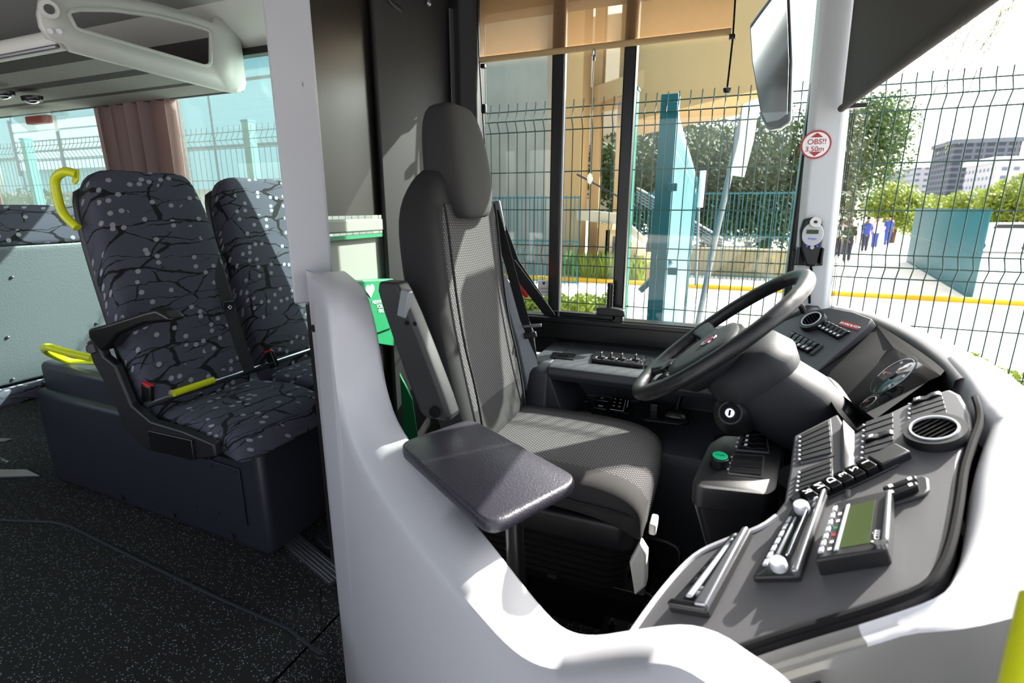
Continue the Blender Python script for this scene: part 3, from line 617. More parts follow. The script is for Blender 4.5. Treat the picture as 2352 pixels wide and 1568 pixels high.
# belt
c = at(1142, 498, Y=1.74); bm = BM(); R3 = Matrix.Rotation(R(-12), 3, 'Y'); box(bm, c, (.045, .012, .11), R3); g_ = obj('belt_guide', bm, 'metal_grey', ds, bevel=.006)
bm = BM(); box(bm, c+V((.004, -.008, .0)), (.022, .008, .045), R3); obj('guide_slot', bm, 'rubber', g_, bevel=.003)
bm = BM(); strip(bm, [at(1140, 500, Y=1.72), at(1160, 570, Y=1.74), at(1190, 680, Y=1.76), at(1212, 760, Y=1.775), at(1225, 830, Y=1.79), at(1238, 905, Y=1.80)], V((1, -.35, 0)), .045, .0015); obj('belt', bm, 'webbing', ds, ang=60)
bm = BM(); strip(bm, [at(1150, 520, Y=1.80), at(1180, 600, Y=1.86), at(1265, 725, Y=2.04)], V((1, 0, 0)), .045, .0015); obj('belt', bm, 'webbing', ds)
bm = BM(); strip(bm, [at(1170, 600, Y=1.80), at(1215, 660, Y=1.88), at(1262, 722, Y=2.0)], V((1, 0, 0)), .05, .0015); obj('belt', bm, 'webbing', ds)
c = at(1222, 748, Y=1.765); bm = BM(); box(bm, c, (.075, .008, .012), Matrix.Rotation(R(-8), 3, 'Y')); bb = obj('belt_tongue', bm, 'steel', ds, bevel=.002)
bm = BM(); box(bm, c+V((-.005, -.004, -.035)), (.05, .014, .022), Matrix.Rotation(R(-14), 3, 'Y')); obj('tongue_grip', bm, 'black_plastic', bb, bevel=.004)
bm = BM(); box(bm, at(1243, 922, Y=1.80), (.05, .03, .05)); obj('buckle_anchor', bm, 'satin_black', ds, bevel=.004)
# red bag by the B-pillar
rb = thing('red_umbrella', 'narrow red folded item hanging behind the driver seat by the window', 'umbrella', at(1180, 630, Y=1.9))
bm = BM(); loft(bm, [circ(at(px, py, Y=1.92), V((1, 0, -.3)).normalized(), V((0, 1, 0)), r, r*.7, 12) for px, py, r in ((1148, 574, .008), (1158, 582, .016), (1166, 600, .018), (1182, 630, .03), (1196, 655, .028), (1205, 672, .02), (1208, 682, .008))]); obj('red_body', bm, 'red_fabric', rb)
bm = BM(); ball(bm, at(1153, 580, Y=1.92), .013, 10); obj('red_knob', bm, 'red_plastic', rb)

bm = BM(); tube(bm, [(-.69, CY-.258, .545), (-.45, CY-.262, .53), (-.22, CY-.256, .515), (-.15, CY-.225, .49)], .004, 6, smooth=4); obj('cushion_piping', bm, 'dark_fabric', ds)
# ================================================================== DASHBOARD
PD, ND = V((0, .75, .67)), V((-.38, -.2, .9)).normalized()
def pd(px, py, h=0): return onp(px, py, PD, ND, h)
da = thing('dashboard', 'wraparound dark dashboard with pale outer shell around the steering wheel', 'dashboard', (.3, 1.3, .5))
def slab(name, px, h0, h1, m, parent, bevel=.004, P=None, N=None):
    f = P or pd; bm = BM(); prism(bm, [f(x, y, h0) for x, y in px], (N or ND)*(h1-h0)); return obj(name, bm, m, parent, bevel=bevel)
# right-hand console slab
cons = [(1440, 1460), (1500, 1372), (1560, 1300), (1605, 1262), (1660, 1236), (1740, 1205), (1778, 1180), (1800, 1150), (1812, 1080), (1822, 1000), (1925, 948), (1945, 985), (1965, 992), (2010, 962), (2100, 918), (2180, 892), (2205, 905), (2232, 950), (2236, 985), (2220, 1010), (2205, 1060), (2196, 1150), (2180, 1240), (2160, 1300), (2120, 1345), (1990, 1392), (1850, 1435), (1740, 1470), (1600, 1520), (1480, 1560)]
slab('console_top', cons, -.05, 0, 'panel_plastic', da, bevel=.006)
# dark skirt below the console on the driver side
bm = BM(); q = [pd(*p, -.045) for p in cons[:11]]; q2 = [V((p.x+.03, p.y-.01, .30)) for p in q]; loft(bm, [q, q2], closed=False); obj('console_side', bm, 'black_plastic', da)
# light gap border along the console edge
bm = BM(); tube(bm, [pd(*p, .001) for p in ((1445, 1462), (1505, 1377), (1565, 1306), (1610, 1268), (1665, 1243), (1745, 1212), (1784, 1186))], .005, 6, smooth=3); obj('console_edge', bm, 'light_plastic', da)
# pale outer shell, swept round the console and towards the windscreen
inner = [(2172, 826, 'z'), (2212, 868, 'z'), (2240, 915, 'd'), (2250, 965, 'd'), (2232, 1020, 'd'), (2214, 1080, 'd'), (2202, 1160, 'd'), (2186, 1240, 'd'), (2162, 1302, 'd'), (2118, 1352, 'd'), (1990, 1400, 'd'), (1850, 1443, 'd'), (1740, 1478, 'd'), (1600, 1528, 'd'), (1480, 1568, 'd')]
I2 = [at(x, y, Z=.955) if k == 'z' else pd(x, y, 0) for x, y, k in inner]; I2 = spline(I2, 4)
secs = []
for i, p in enumerate(I2):
    t = (I2[min(i+1, len(I2)-1)]-I2[max(0, i-1)]); t.z = 0; t.normalize(); o_ = V((-t.y, t.x, 0))
    if o_.dot(p-V((.15, 1.35, p.z))) < 0: o_ = -o_
    f = i/(len(I2)-1)
    wd = .125 if f < .42 else max(.028, .125-(f-.42)/.22*.08)
    hh = .45 if f < .58 else max(.045, .45-(f-.58)/.2*.40)
    kz = max(0, min(1, 1-(f-.42)/.2)); p = p+o_*.014*(1 if f > .2 else 0)
    secs.append([p-V((0, 0, .05)), p-V((0, 0, .012)), p+o_*.004+V((0, 0, .006*kz)), p+o_*.018*(.3+.7*kz)+V((0, 0, .016*kz-.003*(1-kz))), p+o_*wd*.5+V((0, 0, .014*kz-.009*(1-kz))), p+o_*wd*.85-V((0, 0, .012*kz+.008*(1-kz))), p+o_*wd-V((0, 0, .05*kz+.012*(1-kz))), p+o_*(wd+.012)-V((0, 0, .3*hh)), p+o_*(wd+.008)-V((0, 0, .8*hh)), p+o_*(wd-.02)-V((0, 0, hh))])
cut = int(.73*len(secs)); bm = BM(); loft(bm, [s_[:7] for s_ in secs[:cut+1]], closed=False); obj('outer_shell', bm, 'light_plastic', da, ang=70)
bm = BM(); loft(bm, [s_[:7] for s_ in secs[cut:]], closed=False); obj('shell_rim', bm, 'shell_shaded', da, ang=70)  # same pale shell, shade painted in as a darker copy
bm = BM(); loft(bm, [s_[6:] for s_ in secs], closed=False); obj('shell_side', bm, 'shell_shaded', da, ang=70)  # shaded side of the pale shell, darkened by colour
bm = BM(); loft(bm, [[s_[-1]+V((0, 0, .01)), V((s_[-1].x, s_[-1].y, s_[-1].z-.05))*.97+V((0, .03, .0)), V((s_[0].x, s_[0].y+.02, -.35))] for s_ in secs], closed=False); obj('lower_cladding', bm, 'black_plastic', da, ang=70)
# black gap line between shell and console
bm = BM(); tube(bm, [p+V((0, 0, .001)) for p in I2[8:]], .0065, 8); obj('gap_seal', bm, 'rubber', da)
# ---- left wing panel: vent, two rows of switches
PLp, NL = at(1880, 800, Y=1.80), V((-.55, -.38, .74)).normalized()
def plw(px, py, h=0): return onp(px, py, PLp, NL, h)
def panel(f, N, name, px, h0, h1, m, bevel=.003): return slab(name, px, h0, h1, m, da, bevel, f, N)
left = [(1700, 835), (1742, 778), (1800, 738), (1858, 712), (1905, 706), (1960, 716), (2003, 732), (1990, 752), (1860, 868), (1838, 880), (1780, 852)]
panel(plw, NL, 'left_panel', left, -.06, 0, 'panel_plastic')
panel(plw, NL, 'lower_left_panel', [(1770, 820), (1830, 838), (1862, 868), (1845, 885), (1790, 905), (1750, 870)], .0, .012, 'panel_plastic')
# hood: dark rim sweeping over panel and cluster
rim = [plw(1690, 830, .0), plw(1742, 772, .0), plw(1800, 730, .0), plw(1858, 706, .0), at(1905, 703, Z=.965), at(2000, 727, Z=.97), at(2090, 768, Z=.968), at(2172, 826, Z=.958), at(2212, 868, Z=.955)]
rs = spline(rim, 5); secs = []
for i, p in enumerate(rs):
    t = (rs[min(i+1, len(rs)-1)]-rs[max(0, i-1)]); t.z = 0; t.normalize(); o_ = V((-t.y, t.x, 0))
    if o_.dot(p-V((0, 1.5, p.z))) < 0: o_ = -o_
    f = i/(len(rs)-1); wd = .035+.06*min(1, max(0, (f-.35)/.5))
    secs.append([p-o_*.014-V((0, 0, .035)), p-o_*.012-V((0, 0, .008)), p-o_*.003, p+o_*wd*.6+V((0, 0, .0)), p+o_*wd-V((0, 0, .012)), p+o_*(wd+.02)-V((0, 0, .08)), p+o_*(wd+.01)-V((0, 0, .4))])
bm = BM(); loft(bm, secs, closed=False); obj('hood', bm, 'dash_plastic', da, ang=70)
# ---- cluster: recessed well + glass face
r0, r1, r2, r3 = plw(1872, 862, 0), at(2003, 733, Z=.962), at(2178, 842, Z=.945), pd(2010, 962, .0)
NK = V((-.76, -.03, .62)).normalized(); PK = at(2050, 880, Y=1.46)-NK*.0
def pk(px, py, h=0): return onp(px, py, PK, NK, h)
f0, f1, f2, f3 = pk(1932, 925), pk(2052, 798), pk(2160, 862), pk(1972, 955)
bm = BM(); loft(bm, [[r0, r1, r2, r3], [f0, f1, f2, f3]], cap=False); obj('cluster_well', bm, 'rubber', da)  # black material stands in for the hood's shade on the dash plastic
bm = BM(); face(bm, [f0, f1, f2, f3]); cl = obj('cluster_face', bm, 'cluster_face', da, solid=.002)
bm = BM(); gap = [r3, pd(1965, 992, 0), pd(1925, 948, 0), plw(1872, 862, 0), f0, f3]; face(bm, gap); obj('well_floor', bm, 'rubber', da, solid=.002)
def ringarc(c, u, v, r, a0, a1, rad, k=24): return [c+u*(r*math.cos(a0+(a1-a0)*i/k))+v*(r*math.sin(a0+(a1-a0)*i/k)) for i in range(k+1)]
gu = V((0, -1, 0)); gu = (gu-NK*gu.dot(NK)).normalized(); gv = NK.cross(gu)
for (px, py, r) in ((2052, 862, .055), (1996, 925, .02)):
    c = pk(px, py, .002); bm = BM(); tube(bm, ringarc(c, gu, gv, r, R(-30), R(210), 0), .0009, 5); g_ = obj('gauge_ring', bm, 'white_print', cl)
    bm = BM(); disc_ring(bm, c, NK, r*1.08, r*1.14, .001); obj('gauge_bezel', bm, 'box_plastic', cl)
    bm = BM(); cyl(bm, c, c+NK*.003, r*.2); obj('gauge_hub', bm, 'box_plastic', cl)
    bm = BM(); tube(bm, [c+NK*.004, c+gu*(-r*.8)+gv*(-r*.2)+NK*.004], .0008, 5); obj('needle', bm, 'signal_red', cl)
    if r > .05:
        for a_, s_ in ((-30, '125'), (20, '100'), (75, '75'), (130, '50'), (195, '25')):
            a_ = R(a_); text('numeral', s_, c+gu*(r*.78*math.cos(a_))+gv*(r*.78*math.sin(a_)), gu, gv, .009, 'white_print', cl)
# horn-shaped cradle around the column
bm = BM(); tube(bm, [plw(1855, 872, -.01), at(1900, 882, Y=1.52), at(1935, 925, Y=1.42), at(1950, 955, Y=1.34), at(1925, 975, Y=1.30)], lambda t: .020-.004*t, 10, smooth=5); obj('cradle_arm', bm, 'column_plastic', da)
bm = BM(); face(bm, [plw(1800, 890, -.03), plw(1872, 866, -.03), at(1945, 950, Y=1.42), at(1925, 985, Y=1.38), at(1840, 1000, Y=1.5), at(1780, 960, Y=1.7)]); obj('under_panel', bm, 'satin_black', da, solid=.004)
# ---- air vents
def vent(name_, c, n_, r, k, parent, slatdir):
    v_ = BM(); disc_ring(v_, c, n_, r*.80, r*1.12, .018, 36); vv = obj('air_vent', v_, 'black_plastic', parent, ang=50)
    bm = BM(); disc_ring(bm, V(c)+n_*.016, n_, r*.76, r*.86, .004, 36); obj('chrome_ring', bm, 'silver_plastic', vv)
    bm = BM(); cyl(bm, V(c)+n_*.001, V(c)+n_*.003, r*.8, k=28); obj('vent_recess', bm, 'rubber', vv)
    s = V(slatdir); s = (s-n_*s.dot(n_)).normalized(); t = n_.cross(s)
    for i in range(k):
        y = -r*.72+1.44*r*(i+.5)/k; L = 2*math.sqrt(max(0, (r*.78)**2-y*y))
        bm = BM(); box(bm, V(c)+t*y+n_*.009, (L, .0022, .012), Matrix((s, (t*.9+n_*.3).normalized(), s.cross((t*.9+n_*.3).normalized()))).transposed()); obj('louvre', bm, 'satin_black', vv)
vent('v', plw(1869, 741, .0), NL, .037, 6, da, (0, 1, 0))
vent('v', pd(2150, 1001, .0), ND, .043, 7, da, V((.35, .2, 0)))
# ---- switches
def lerp2(a, b, t): return (a[0]+(b[0]-a[0])*t, a[1]+(b[1]-a[1])*t)
def bank(f, N, quad, k, types, parent, slotm='black_plastic', plate=True, led=True):
    A0, A1, B0, B1 = quad     # A0->A1: start edge top to bottom; each switch runs from A side to B side
    if plate:
        ex = .12
        bm = BM(); cc = [f(*A0), f(*B0), f(*B1), f(*A1)]; m_ = sum(cc, V())/4; prism(bm, [m_+(p-m_)*1.12 for p in cc], N*.0025); obj('switch_plate', bm, 'panel_plastic', parent, bevel=.002)
    for i in range(k):
        t0, t1 = (i+.12)/k, (i+.88)/k
        q = [f(*lerp2(A0, A1, t0)), f(*lerp2(B0, B1, t0)), f(*lerp2(B0, B1, t1)), f(*lerp2(A0, A1, t1))]
        ty = types[i]
        if ty == 'b':
            bm = BM(); loft(bm, [[p+N*.002 for p in rounded(q, .003, 3)], [p+N*.0055 for p in rounded(q, .003, 3)]]); s_ = obj('switch_blank', bm, 'black_plastic', parent, bevel=.0008)
        else:
            a0, b0, b1, a1 = q; secs = []
            for tt, h in ((0, .004), (.08, .012 if ty == 'u' else .008), (.3, .010), (.5, .007), (.7, .010), (.92, .008 if ty == 'u' else .014), (1, .004)):
                p, r = a0.lerp(b0, tt), a1.lerp(b1, tt); secs.append([p, r, r+N*h, p+N*h])
            bm = BM(); loft(bm, secs); s_ = obj('rocker_switch', bm, 'satin_black', parent, bevel=.001)
            c = (a0+a1)/2*.75+(b0+b1)/2*.25+N*.0112; d_ = (b0-a0).normalized(); e_ = (a1-a0).normalized(); bm = BM(); L_ = (a1-a0).length
            prism(bm, [c-d_*.0035-e_*L_*.28, c+d_*.0035-e_*L_*.28, c+d_*.0035+e_*L_*.28, c-d_*.0035+e_*L_*.28], N*.0006); obj('switch_symbol', bm, 'white_print', s_)
        if led:
            c = (q[0]+q[3])/2+(q[0]-q[1]).normalized()*.004; bm = BM(); ball(bm, c+N*.004, (.003, .003, .0025), 8); obj('indicator_cap', bm, 'silver_plastic', s_)
bank(pd, ND, ((1842, 1000), (1842, 1062), (1905, 968), (1912, 1045)), 6, 'bbbbbb', da)
bank(pd, ND, ((1842, 1082), (1836, 1134), (1910, 1056), (1910, 1112)), 5, 'bbbbb', da)
bank(pd, ND, ((1990, 972), (1984, 1074), (2052, 950), (2054, 1056)), 8, 'bbbubbbb', da, plate=False)
bank(pd, ND, ((2095, 925), (2092, 990), (2162, 902), (2180, 965)), 6, 'ubbbbb', da, plate=False)
bank(plw, NL, ((1795, 786), (1868, 818), (1822, 762), (1895, 796)), 7, 'uuuuuub', da, led=False, plate=False)
bank(plw, NL, ((1876, 756), (1926, 782), (1900, 738), (1955, 764)), 6, 'uuuuuu', da, led=False, plate=False)
bank(plw, NL, ((1788, 842), (1812, 862), (1802, 832), (1826, 850)), 4, 'uuuu', da, led=False, plate=False)
bm = BM(); prism(bm, [plw(*p, .001) for p in ((1934, 736), (1974, 748), (1971, 760), (1927, 747))], NL*.001); bl = obj('brand_plate', bm, 'signal_red', da)
text('lettering', 'BRANDLARM', plw(1952, 748, .0025), plw(1973, 754)-plw(1931, 742), plw(1934, 736)-plw(1930, 747), .0125, 'white_print', bl)
bm = BM(); prism(bm, [plw(*p, .001) for p in ((1775, 826), (1784, 830), (1781, 838), (1772, 833))], NL*.002); obj('warning_switch', bm, 'signal_red', da)
# smooth ridge between the switch banks
bm = BM(); loft(bm, [[pd(1930, 985, 0), pd(1940, 975, .012), pd(1962, 990, 0)], [pd(1930, 1060, 0), pd(1944, 1052, .012), pd(1962, 1060, 0)], [pd(1938, 1142, 0), pd(1944, 1140, .002), pd(1952, 1140, 0)]]); obj('panel_ridge', bm, 'panel_plastic', da, ang=80)
# ---- gear selector
gs = thing('gear_selector', 'row of black push buttons marked R N D 3 2 1 on the console', 'gear selector', pd(1960, 1110))
g0, g1 = pd(1848, 1152), pd(2008, 1076); gd = (g1-g0).normalized(); gw = ND.cross(gd)
if gw.z > 0: gw = -gw
L = (g1-g0).length
for i, s in enumerate('RND321'):
    c = g0+gd*(L*(i+.5)/6); r3 = Matrix((gd, ND.cross(gd), ND)).transposed()
    bm = BM(); h = .016+.003*(i == 5); box(bm, c+ND*h/2, (L/6*.92, .03, h), r3); k_ = obj('selector_button', bm, 'gloss_black', gs, bevel=.003)
    text('letter', s, c+ND*(h+.0007)-ND.cross(gd)*-.002, (gw), gd, .019, 'white_print', k_)
bm = BM(); c = g1+gd*.032; box(bm, c+ND*.008, (.055, .034, .018), Matrix((gd, ND.cross(gd), ND)).transposed()); obj('end_block', bm, 'black_plastic', gs, bevel=.003)
bm = BM(); box(bm, g0.lerp(g1, .56)+ND*.002, (L*1.36, .04, .005), Matrix((gd, ND.cross(gd), ND)).transposed()); obj('base_strip', bm, 'satin_black', gs, bevel=.002)
# ---- parking brake style twin rocker
tr_ = thing('twin_rocker', 'pair of black rocker keys in an oval bezel at the top right of the console', 'switch', pd(2080, 1130))
slab('bezel', [(2028, 1148), (2034, 1128), (2120, 1098), (2135, 1104), (2138, 1130), (2128, 1142), (2050, 1165)], 0, .007, 'black_plastic', tr_, .004)
for q in (((2032, 1140), (2108, 1112), (2114, 1121), (2040, 1149)), ((2034, 1154), (2110, 1126), (2116, 1135), (2042, 1163))):
    k_ = slab('rocker_key', q, .005, .021, 'satin_black', tr_, .003)
    for t in (.12, .7):
        a, b, c, d = q; qq = (lerp2(a, b, t), lerp2(a, b, t+.2), lerp2(d, c, t+.2), lerp2(d, c, t)); qq = [lerp2(lerp2(qq[0], qq[2], .5), z, .6) for z in qq]
        slab('key_mark', qq, .021, .0216, 'white_print', k_, 0)
# ---- DIN devices
def unit(name, label, cat, quad, h, m='black_plastic'):
    u = thing(name, label, cat, pd(*quad[0])); slab('case', quad, 0, h, m, u, .004); return u
def bl(quad, s, t):     # bilinear inside a pixel quad: a->b along s, a->d along t
    a, b, c, d = quad; return lerp2(lerp2(a, b, s), lerp2(d, c, s), t)
def sub(u, quad, s0, s1, t0, t1, h0, h1, name, m, bevel=.001): return slab(name, [bl(quad, s0, t0), bl(quad, s1, t0), bl(quad, s1, t1), bl(quad, s0, t1)], h0, h1, m, u, bevel)
Q1 = ((1545, 1405), (1700, 1242), (1728, 1232), (1640, 1418))
Q1 = ((1540, 1408), (1688, 1240), (1732, 1232), (1632, 1424))
u1 = unit('tachograph', 'long dark recorder unit with a bright bar, nearest the cab door edge of the console', 'tachograph', Q1, .018)
sub(u1, Q1, .02, .98, .68, 1.0, .016, .030, 'bright_bar', 'aluminium', .004)
sub(u1, Q1, .12, .86, .30, .50, .018, .024, 'paper_slot', 'silver_plastic', .003)
sub(u1, Q1, .0, .08, .0, .98, .016, .024, 'end_cap', 'satin_black', .006)
for i in range(3): sub(u1, Q1, .3+.14*i, .37+.14*i, .12, .2, .018, .021, 'key', 'satin_black')
for s0 in (.14, .2): sub(u1, Q1, s0, s0+.045, .55, .68, .018, .027, 'button', 'metal_grey', .002)
for s0 in (.82, .88): sub(u1, Q1, s0, s0+.04, .4, .56, .018, .027, 'button', 'metal_grey', .002)
Q2 = ((1738, 1330), (1836, 1165), (1892, 1146), (1842, 1330))
Q2 = ((1732, 1340), (1828, 1172), (1905, 1146), (1842, 1338))
u2 = unit('car_radio', 'black car radio with two silver knobs, middle of the three console units', 'radio', Q2, .014)
sub(u2, Q2, .0, 1, .86, 1.0, .012, .026, 'trim_bar', 'aluminium', .003)
sub(u2, Q2, .22, .80, .58, .66, .014, .024, 'trim_bar', 'chrome', .003)
sub(u2, Q2, .24, .78, .36, .55, .014, .0155, 'display', 'lcd_dark', 0)
sub(u2, Q2, .26, .76, .30, .38, .014, .020, 'disc_slot', 'metal_grey', .002)
for i in range(7): sub(u2, Q2, .14+.095*i, .215+.095*i, .12, .22, .014, .019, 'preset_button', 'silver_plastic', .001)
for st in ((.12, .5), (.86, .42)):
    c = pd(*bl(Q2, *st), .013); bm = BM(); loft(bm, [circ(c+ND*z, gd, ND.cross(gd), r, k=24) for z, r in ((0, .013), (.013, .0125), (.016, .011))]); kn = obj('knob', bm, 'silver_plastic', u2, ang=40)
for st in ((.93, .66), (.86, .7)): sub(u2, Q2, st[0], st[0]+.04, st[1], st[1]+.1, .014, .019, 'button', 'silver_plastic')
Q3 = ((1884, 1325), (1929, 1190), (2058, 1158), (2050, 1300))
u3 = unit('travel_display', 'square black unit with olive screen and button column, rightmost of the three console units', 'display', Q3, .034)
sub(u3, Q3, .10, .92, .92, 1.02, .030, .040, 'bright_edge', 'aluminium', .003)
sub(u3, Q3, .14, .86, .32, .74, .034, .0345, 'screen', 'lcd_green', 0)
sub(u3, Q3, .10, .88, .25, .31, .034, .037, 'screen_trim', 'silver_plastic', .001)
for i in range(7):
    b_ = sub(u3, Q3, .10+.118*i, .18+.118*i, .03, .10, .034, .039, 'side_button', 'silver_plastic')
for i, mm in enumerate(('white_print', 'white_print', 'signal_red', 'green_plastic', 'white_print', 'white_print')):
    s0 = .14+.12*i; sub(u3, Q3, s0, s0+.04, .15, .20, .034, .0345, 'key_mark', mm, 0)
text('lettering', 'Actia', pd(*bl(Q3, .22, .83), .0348), pd(*bl(Q3, .5, .83))-pd(*bl(Q3, .2, .83)), pd(*bl(Q3, .3, .5))-pd(*bl(Q3, .3, .8)), .014, 'white_print', u3)
for st in ((.06, .88), (.04, .95)):
    c = pd(*bl(Q3, *st), .034); bm = BM(); cyl(bm, c, c+ND*.008, .005); obj('knob', bm, 'chrome', u3)
# ================================================================== SWITCH POD with green button
sp_ = thing('switch_pod', 'black box with a green push button and rocker switches beside the seat', 'switch box', (.07, 1.2, .5))
NP = V((0.02, -.10, 1)).normalized(); PP = V((.07, 1.2, .72))
def pp(px, py, h=0): return onp(px, py, PP, NP, h)
top = [(1590, 1104), (1628, 1018), (1660, 998), (1782, 1004), (1800, 1022), (1784, 1122), (1765, 1135), (1604, 1118)]
tp3 = [pp(*p) for p in top]; tc_ = sum(tp3, V())/len(tp3); rt_ = rounded(tp3, .012, 3); cc = tc_
bm = BM(); secs = []
for z, s in ((-.33, .62), (-.20, .80), (-.055, .95), (-.05, .985), (-.045, .985), (-.01, 1.0), (-.002, .985), (0, .95)):
    secs.append([cc+(p-cc)*s+V((0, 0, z))+V((.03 if z < -.1 else 0, .0, 0)) for p in rt_])
loft(bm, secs); obj('housing', bm, 'black_plastic', sp_, ang=35)
bank(pp, NP, ((1702, 1004), (1693, 1034), (1760, 1004), (1763, 1040)), 3, 'uuu', sp_)
bank(pp, NP, ((1686, 1046), (1674, 1088), (1752, 1050), (1748, 1096)), 3, 'bbb', sp_)
c = pp(1651, 1068); bm = BM(); cyl(bm, c, c+NP*.024, .021, k=28); gb = obj('button_collar', bm, 'satin_black', sp_, bevel=.002)
bm = BM(); cyl(bm, c+NP*.024, c+NP*.027, .017, k=28); m = mat('button_green', (20, 190, 130), .35); gg = obj('green_button', bm, 'button_green', gb, bevel=.001)  # brighter green plastic of the push button
text('lettering', 'IN-UT', c+NP*.0275, (1, 0, 0), (0, 1, 0), .008, 'green_plastic', gg)
# ================================================================== STEERING WHEEL + COLUMN
TW = R(40.9); ex, ey, nz_ = V((math.cos(TW), 0, math.sin(TW))), V((0, 1, 0)), V((-math.sin(TW), 0, math.cos(TW)))
WC = V((-.0074, 1.412, .978)); WR = .245
sw = thing('steering_wheel', 'large black leather steering wheel with four spokes', 'steering wheel', WC)
bm = BM(); K = 96; secs = []
for i in range(K):
    a = 2*math.pi*i/K; rd = ex*math.cos(a)+ey*math.sin(a); c = WC+rd*WR
    rr = .0185+.0012*math.sin(a*36)*(1 if abs(math.sin(a)) > .35 else 0)
    secs.append([c+rd*(rr*math.cos(t*2*math.pi/12))*.95+nz_*(.0185*math.sin(t*2*math.pi/12))-rd*0 for t in range(12)])
rr_ = [[bm.verts.new(p) for p in s] for s in secs]
for i in range(K): bridge(bm, rr_[i], rr_[(i+1) % K])
obj('rim', bm, 'leather', sw, ang=80)
for a in (104, 152, -104, -152):
    a = R(a); rd = ex*math.cos(a)+ey*math.sin(a); tg = nz_.cross(rd)
    bm = BM(); loft(bm, [circ(WC+rd*r+nz_*h, tg, nz_, w_, t_, 16, 3) for r, h, w_, t_ in ((.07, -.030, .042, .014), (.12, -.025, .030, .011), (.18, -.014, .026, .011), (.225, -.003, .034, .014), (.242, 0, .040, .015))]); obj('spoke', bm, 'leather', sw, ang=70)
bm = BM(); pad = []
for z, s in ((-.07, .7), (-.03, 1), (-.004, .98), (.008, .9), (.012, .7)):
    pad.append([WC+nz_*(z-.012)+ex*(math.cos(t/28*6.2832)*.12*s*(1 if abs(math.cos(t/28*6.2832)) < .9 else .97)-.05)+ey*(math.copysign(abs(math.sin(t/28*6.2832))**.8, math.sin(t/28*6.2832))*.128*s) for t in range(28)])
loft(bm, pad); hb = obj('hub_pad', bm, 'column_plastic', sw, ang=60)
c = WC-ex*.022+nz_*.001; bm = BM(); disc_ring(bm, c, nz_, .019, .024, .0025); em = obj('emblem', bm, 'chrome', hb)
bm = BM(); cyl(bm, c, c+nz_*.0018, .019, k=24); e2 = obj('emblem_disc', bm, 'cloth_blue', em); bm = BM(); prism(bm, [c+nz_*.002+ex*x+ey*y for x, y in ((.012, .01), (.012, -.01), (-.004, -.01), (-.014, 0), (-.004, .01))], nz_*.0008); obj('emblem_crest', bm, 'signal_red', e2)
for s in (1, -1):
    c = WC-ex*.165+ey*.055*s-nz_*.010; bm = BM(); loft(bm, [circ(c+nz_*z, ex, ey, a*.75, a, 20, 2.4) for z, a in ((-.012, .028), (.004, .03), (.009, .024))]); obj('thumb_button', bm, 'gloss_black', sw)
co = thing('steering_column', 'dark grey steering column shroud under the steering wheel', 'steering column', (.1, 1.43, .5))
bm = BM(); loft(bm, [circ(WC-nz_*d+ex*o, ex, ey, a, b, 28, 2.8) for d, o, a, b in ((.055, 0, .08, .085), (.075, .01, .105, .115), (.12, .02, .115, .125), (.15, .02, .105, .12))]); obj('upper_shroud', bm, 'column_plastic', co, ang=45)
bm = BM(); loft(bm, [circ(WC-nz_*d+V((o, -.005, -oz)), ex, ey, a, b, 28, 2.6) for d, o, oz, a, b in ((.14, .02, 0, .098, .105), (.2, .05, .0, .105, .108), (.26, .07, .0, .095, .10), (.30, .09, .0, .08, .088), (.33, .10, .0, .085, .09), (.39, .11, .0, .075, .08))]); obj('lower_shroud', bm, 'column_plastic', co, ang=45)
bm = BM(); loft(bm, [circ(V((x, 1.43, z)), V((1, 0, .3)).normalized(), ey, r, r*1.2, 16) for x, z, r in ((.24, .62, .07), (.27, .45, .06), (.28, .2, .06), (.28, .0, .06))]); obj('column_tube', bm, 'rubber', co)
c = at(1677, 948, Y=1.30); n_ = V((-.25, -.9, .35)).normalized(); d, u, v = frame(n_)
bm = BM(); loft(bm, [circ(c-n_*.06, u, v, .055, k=24), circ(c-n_*.01, u, v, .034, k=24), circ(c, u, v, .028, k=24)]); il = obj('ignition_housing', bm, 'black_plastic', co, ang=50)
bm = BM(); disc_ring(bm, c, n_, .014, .024, .004); obj('lock_ring', bm, 'rubber', il)
bm = BM(); cyl(bm, c, c+n_*.005, .0115, k=20); obj('lock_barrel', bm, 'chrome', il, bevel=.0008)
bm = BM(); box(bm, c+n_*.0068, (.004, .001, .014), Matrix((u, n_, v)).transposed()); obj('key_slot', bm, 'rubber', il)
bm = BM(); tube(bm, [at(1820, 690, Y=1.52), at(1838, 700, Y=1.6), at(1845, 715, Y=1.66)], .008, 8, smooth=3); obj('stalk', bm, 'rubber', co)
for a_, b_ in (((1750, 905), (1700, 1010)),):
    pass
# ================================================================== LEFT SIDE CONSOLE
lc = thing('side_console', 'dark grey moulded console under the driver window', 'console', (-.3, 1.95, 0))
prof_ = lambda x: [(x, 2.12, .66), (x, 2.12, .735), (x, 1.80, .735), (x, 1.765, .725), (x, 1.755, .70), (x, 1.77, .675), (x, 1.95, .655), (x, 1.97, .56), (x, 1.90, .515), (x, 1.76, .50), (x, 1.70, .485), (x, 1.69, .45), (x, 1.74, .0), (x, 2.12, 0)]
bm = BM(); loft(bm, [prof_(-.58), prof_(.10)], cap=True); obj('console_body', bm, 'console_plastic', lc, bevel=.006)
e_ = lambda x, k: [(x, 2.12, .735), (x, 1.80, .735), (x, 1.755+k, .70), (x, 1.72+k, .50), (x, 1.70+k, .45), (x, 1.74, 0), (x, 2.12, 0)]
bm = BM(); loft(bm, [e_(-.665, .02), e_(-.63, 0), e_(-.575, .0)]); obj('console_end', bm, 'console_plastic', lc, bevel=.01)
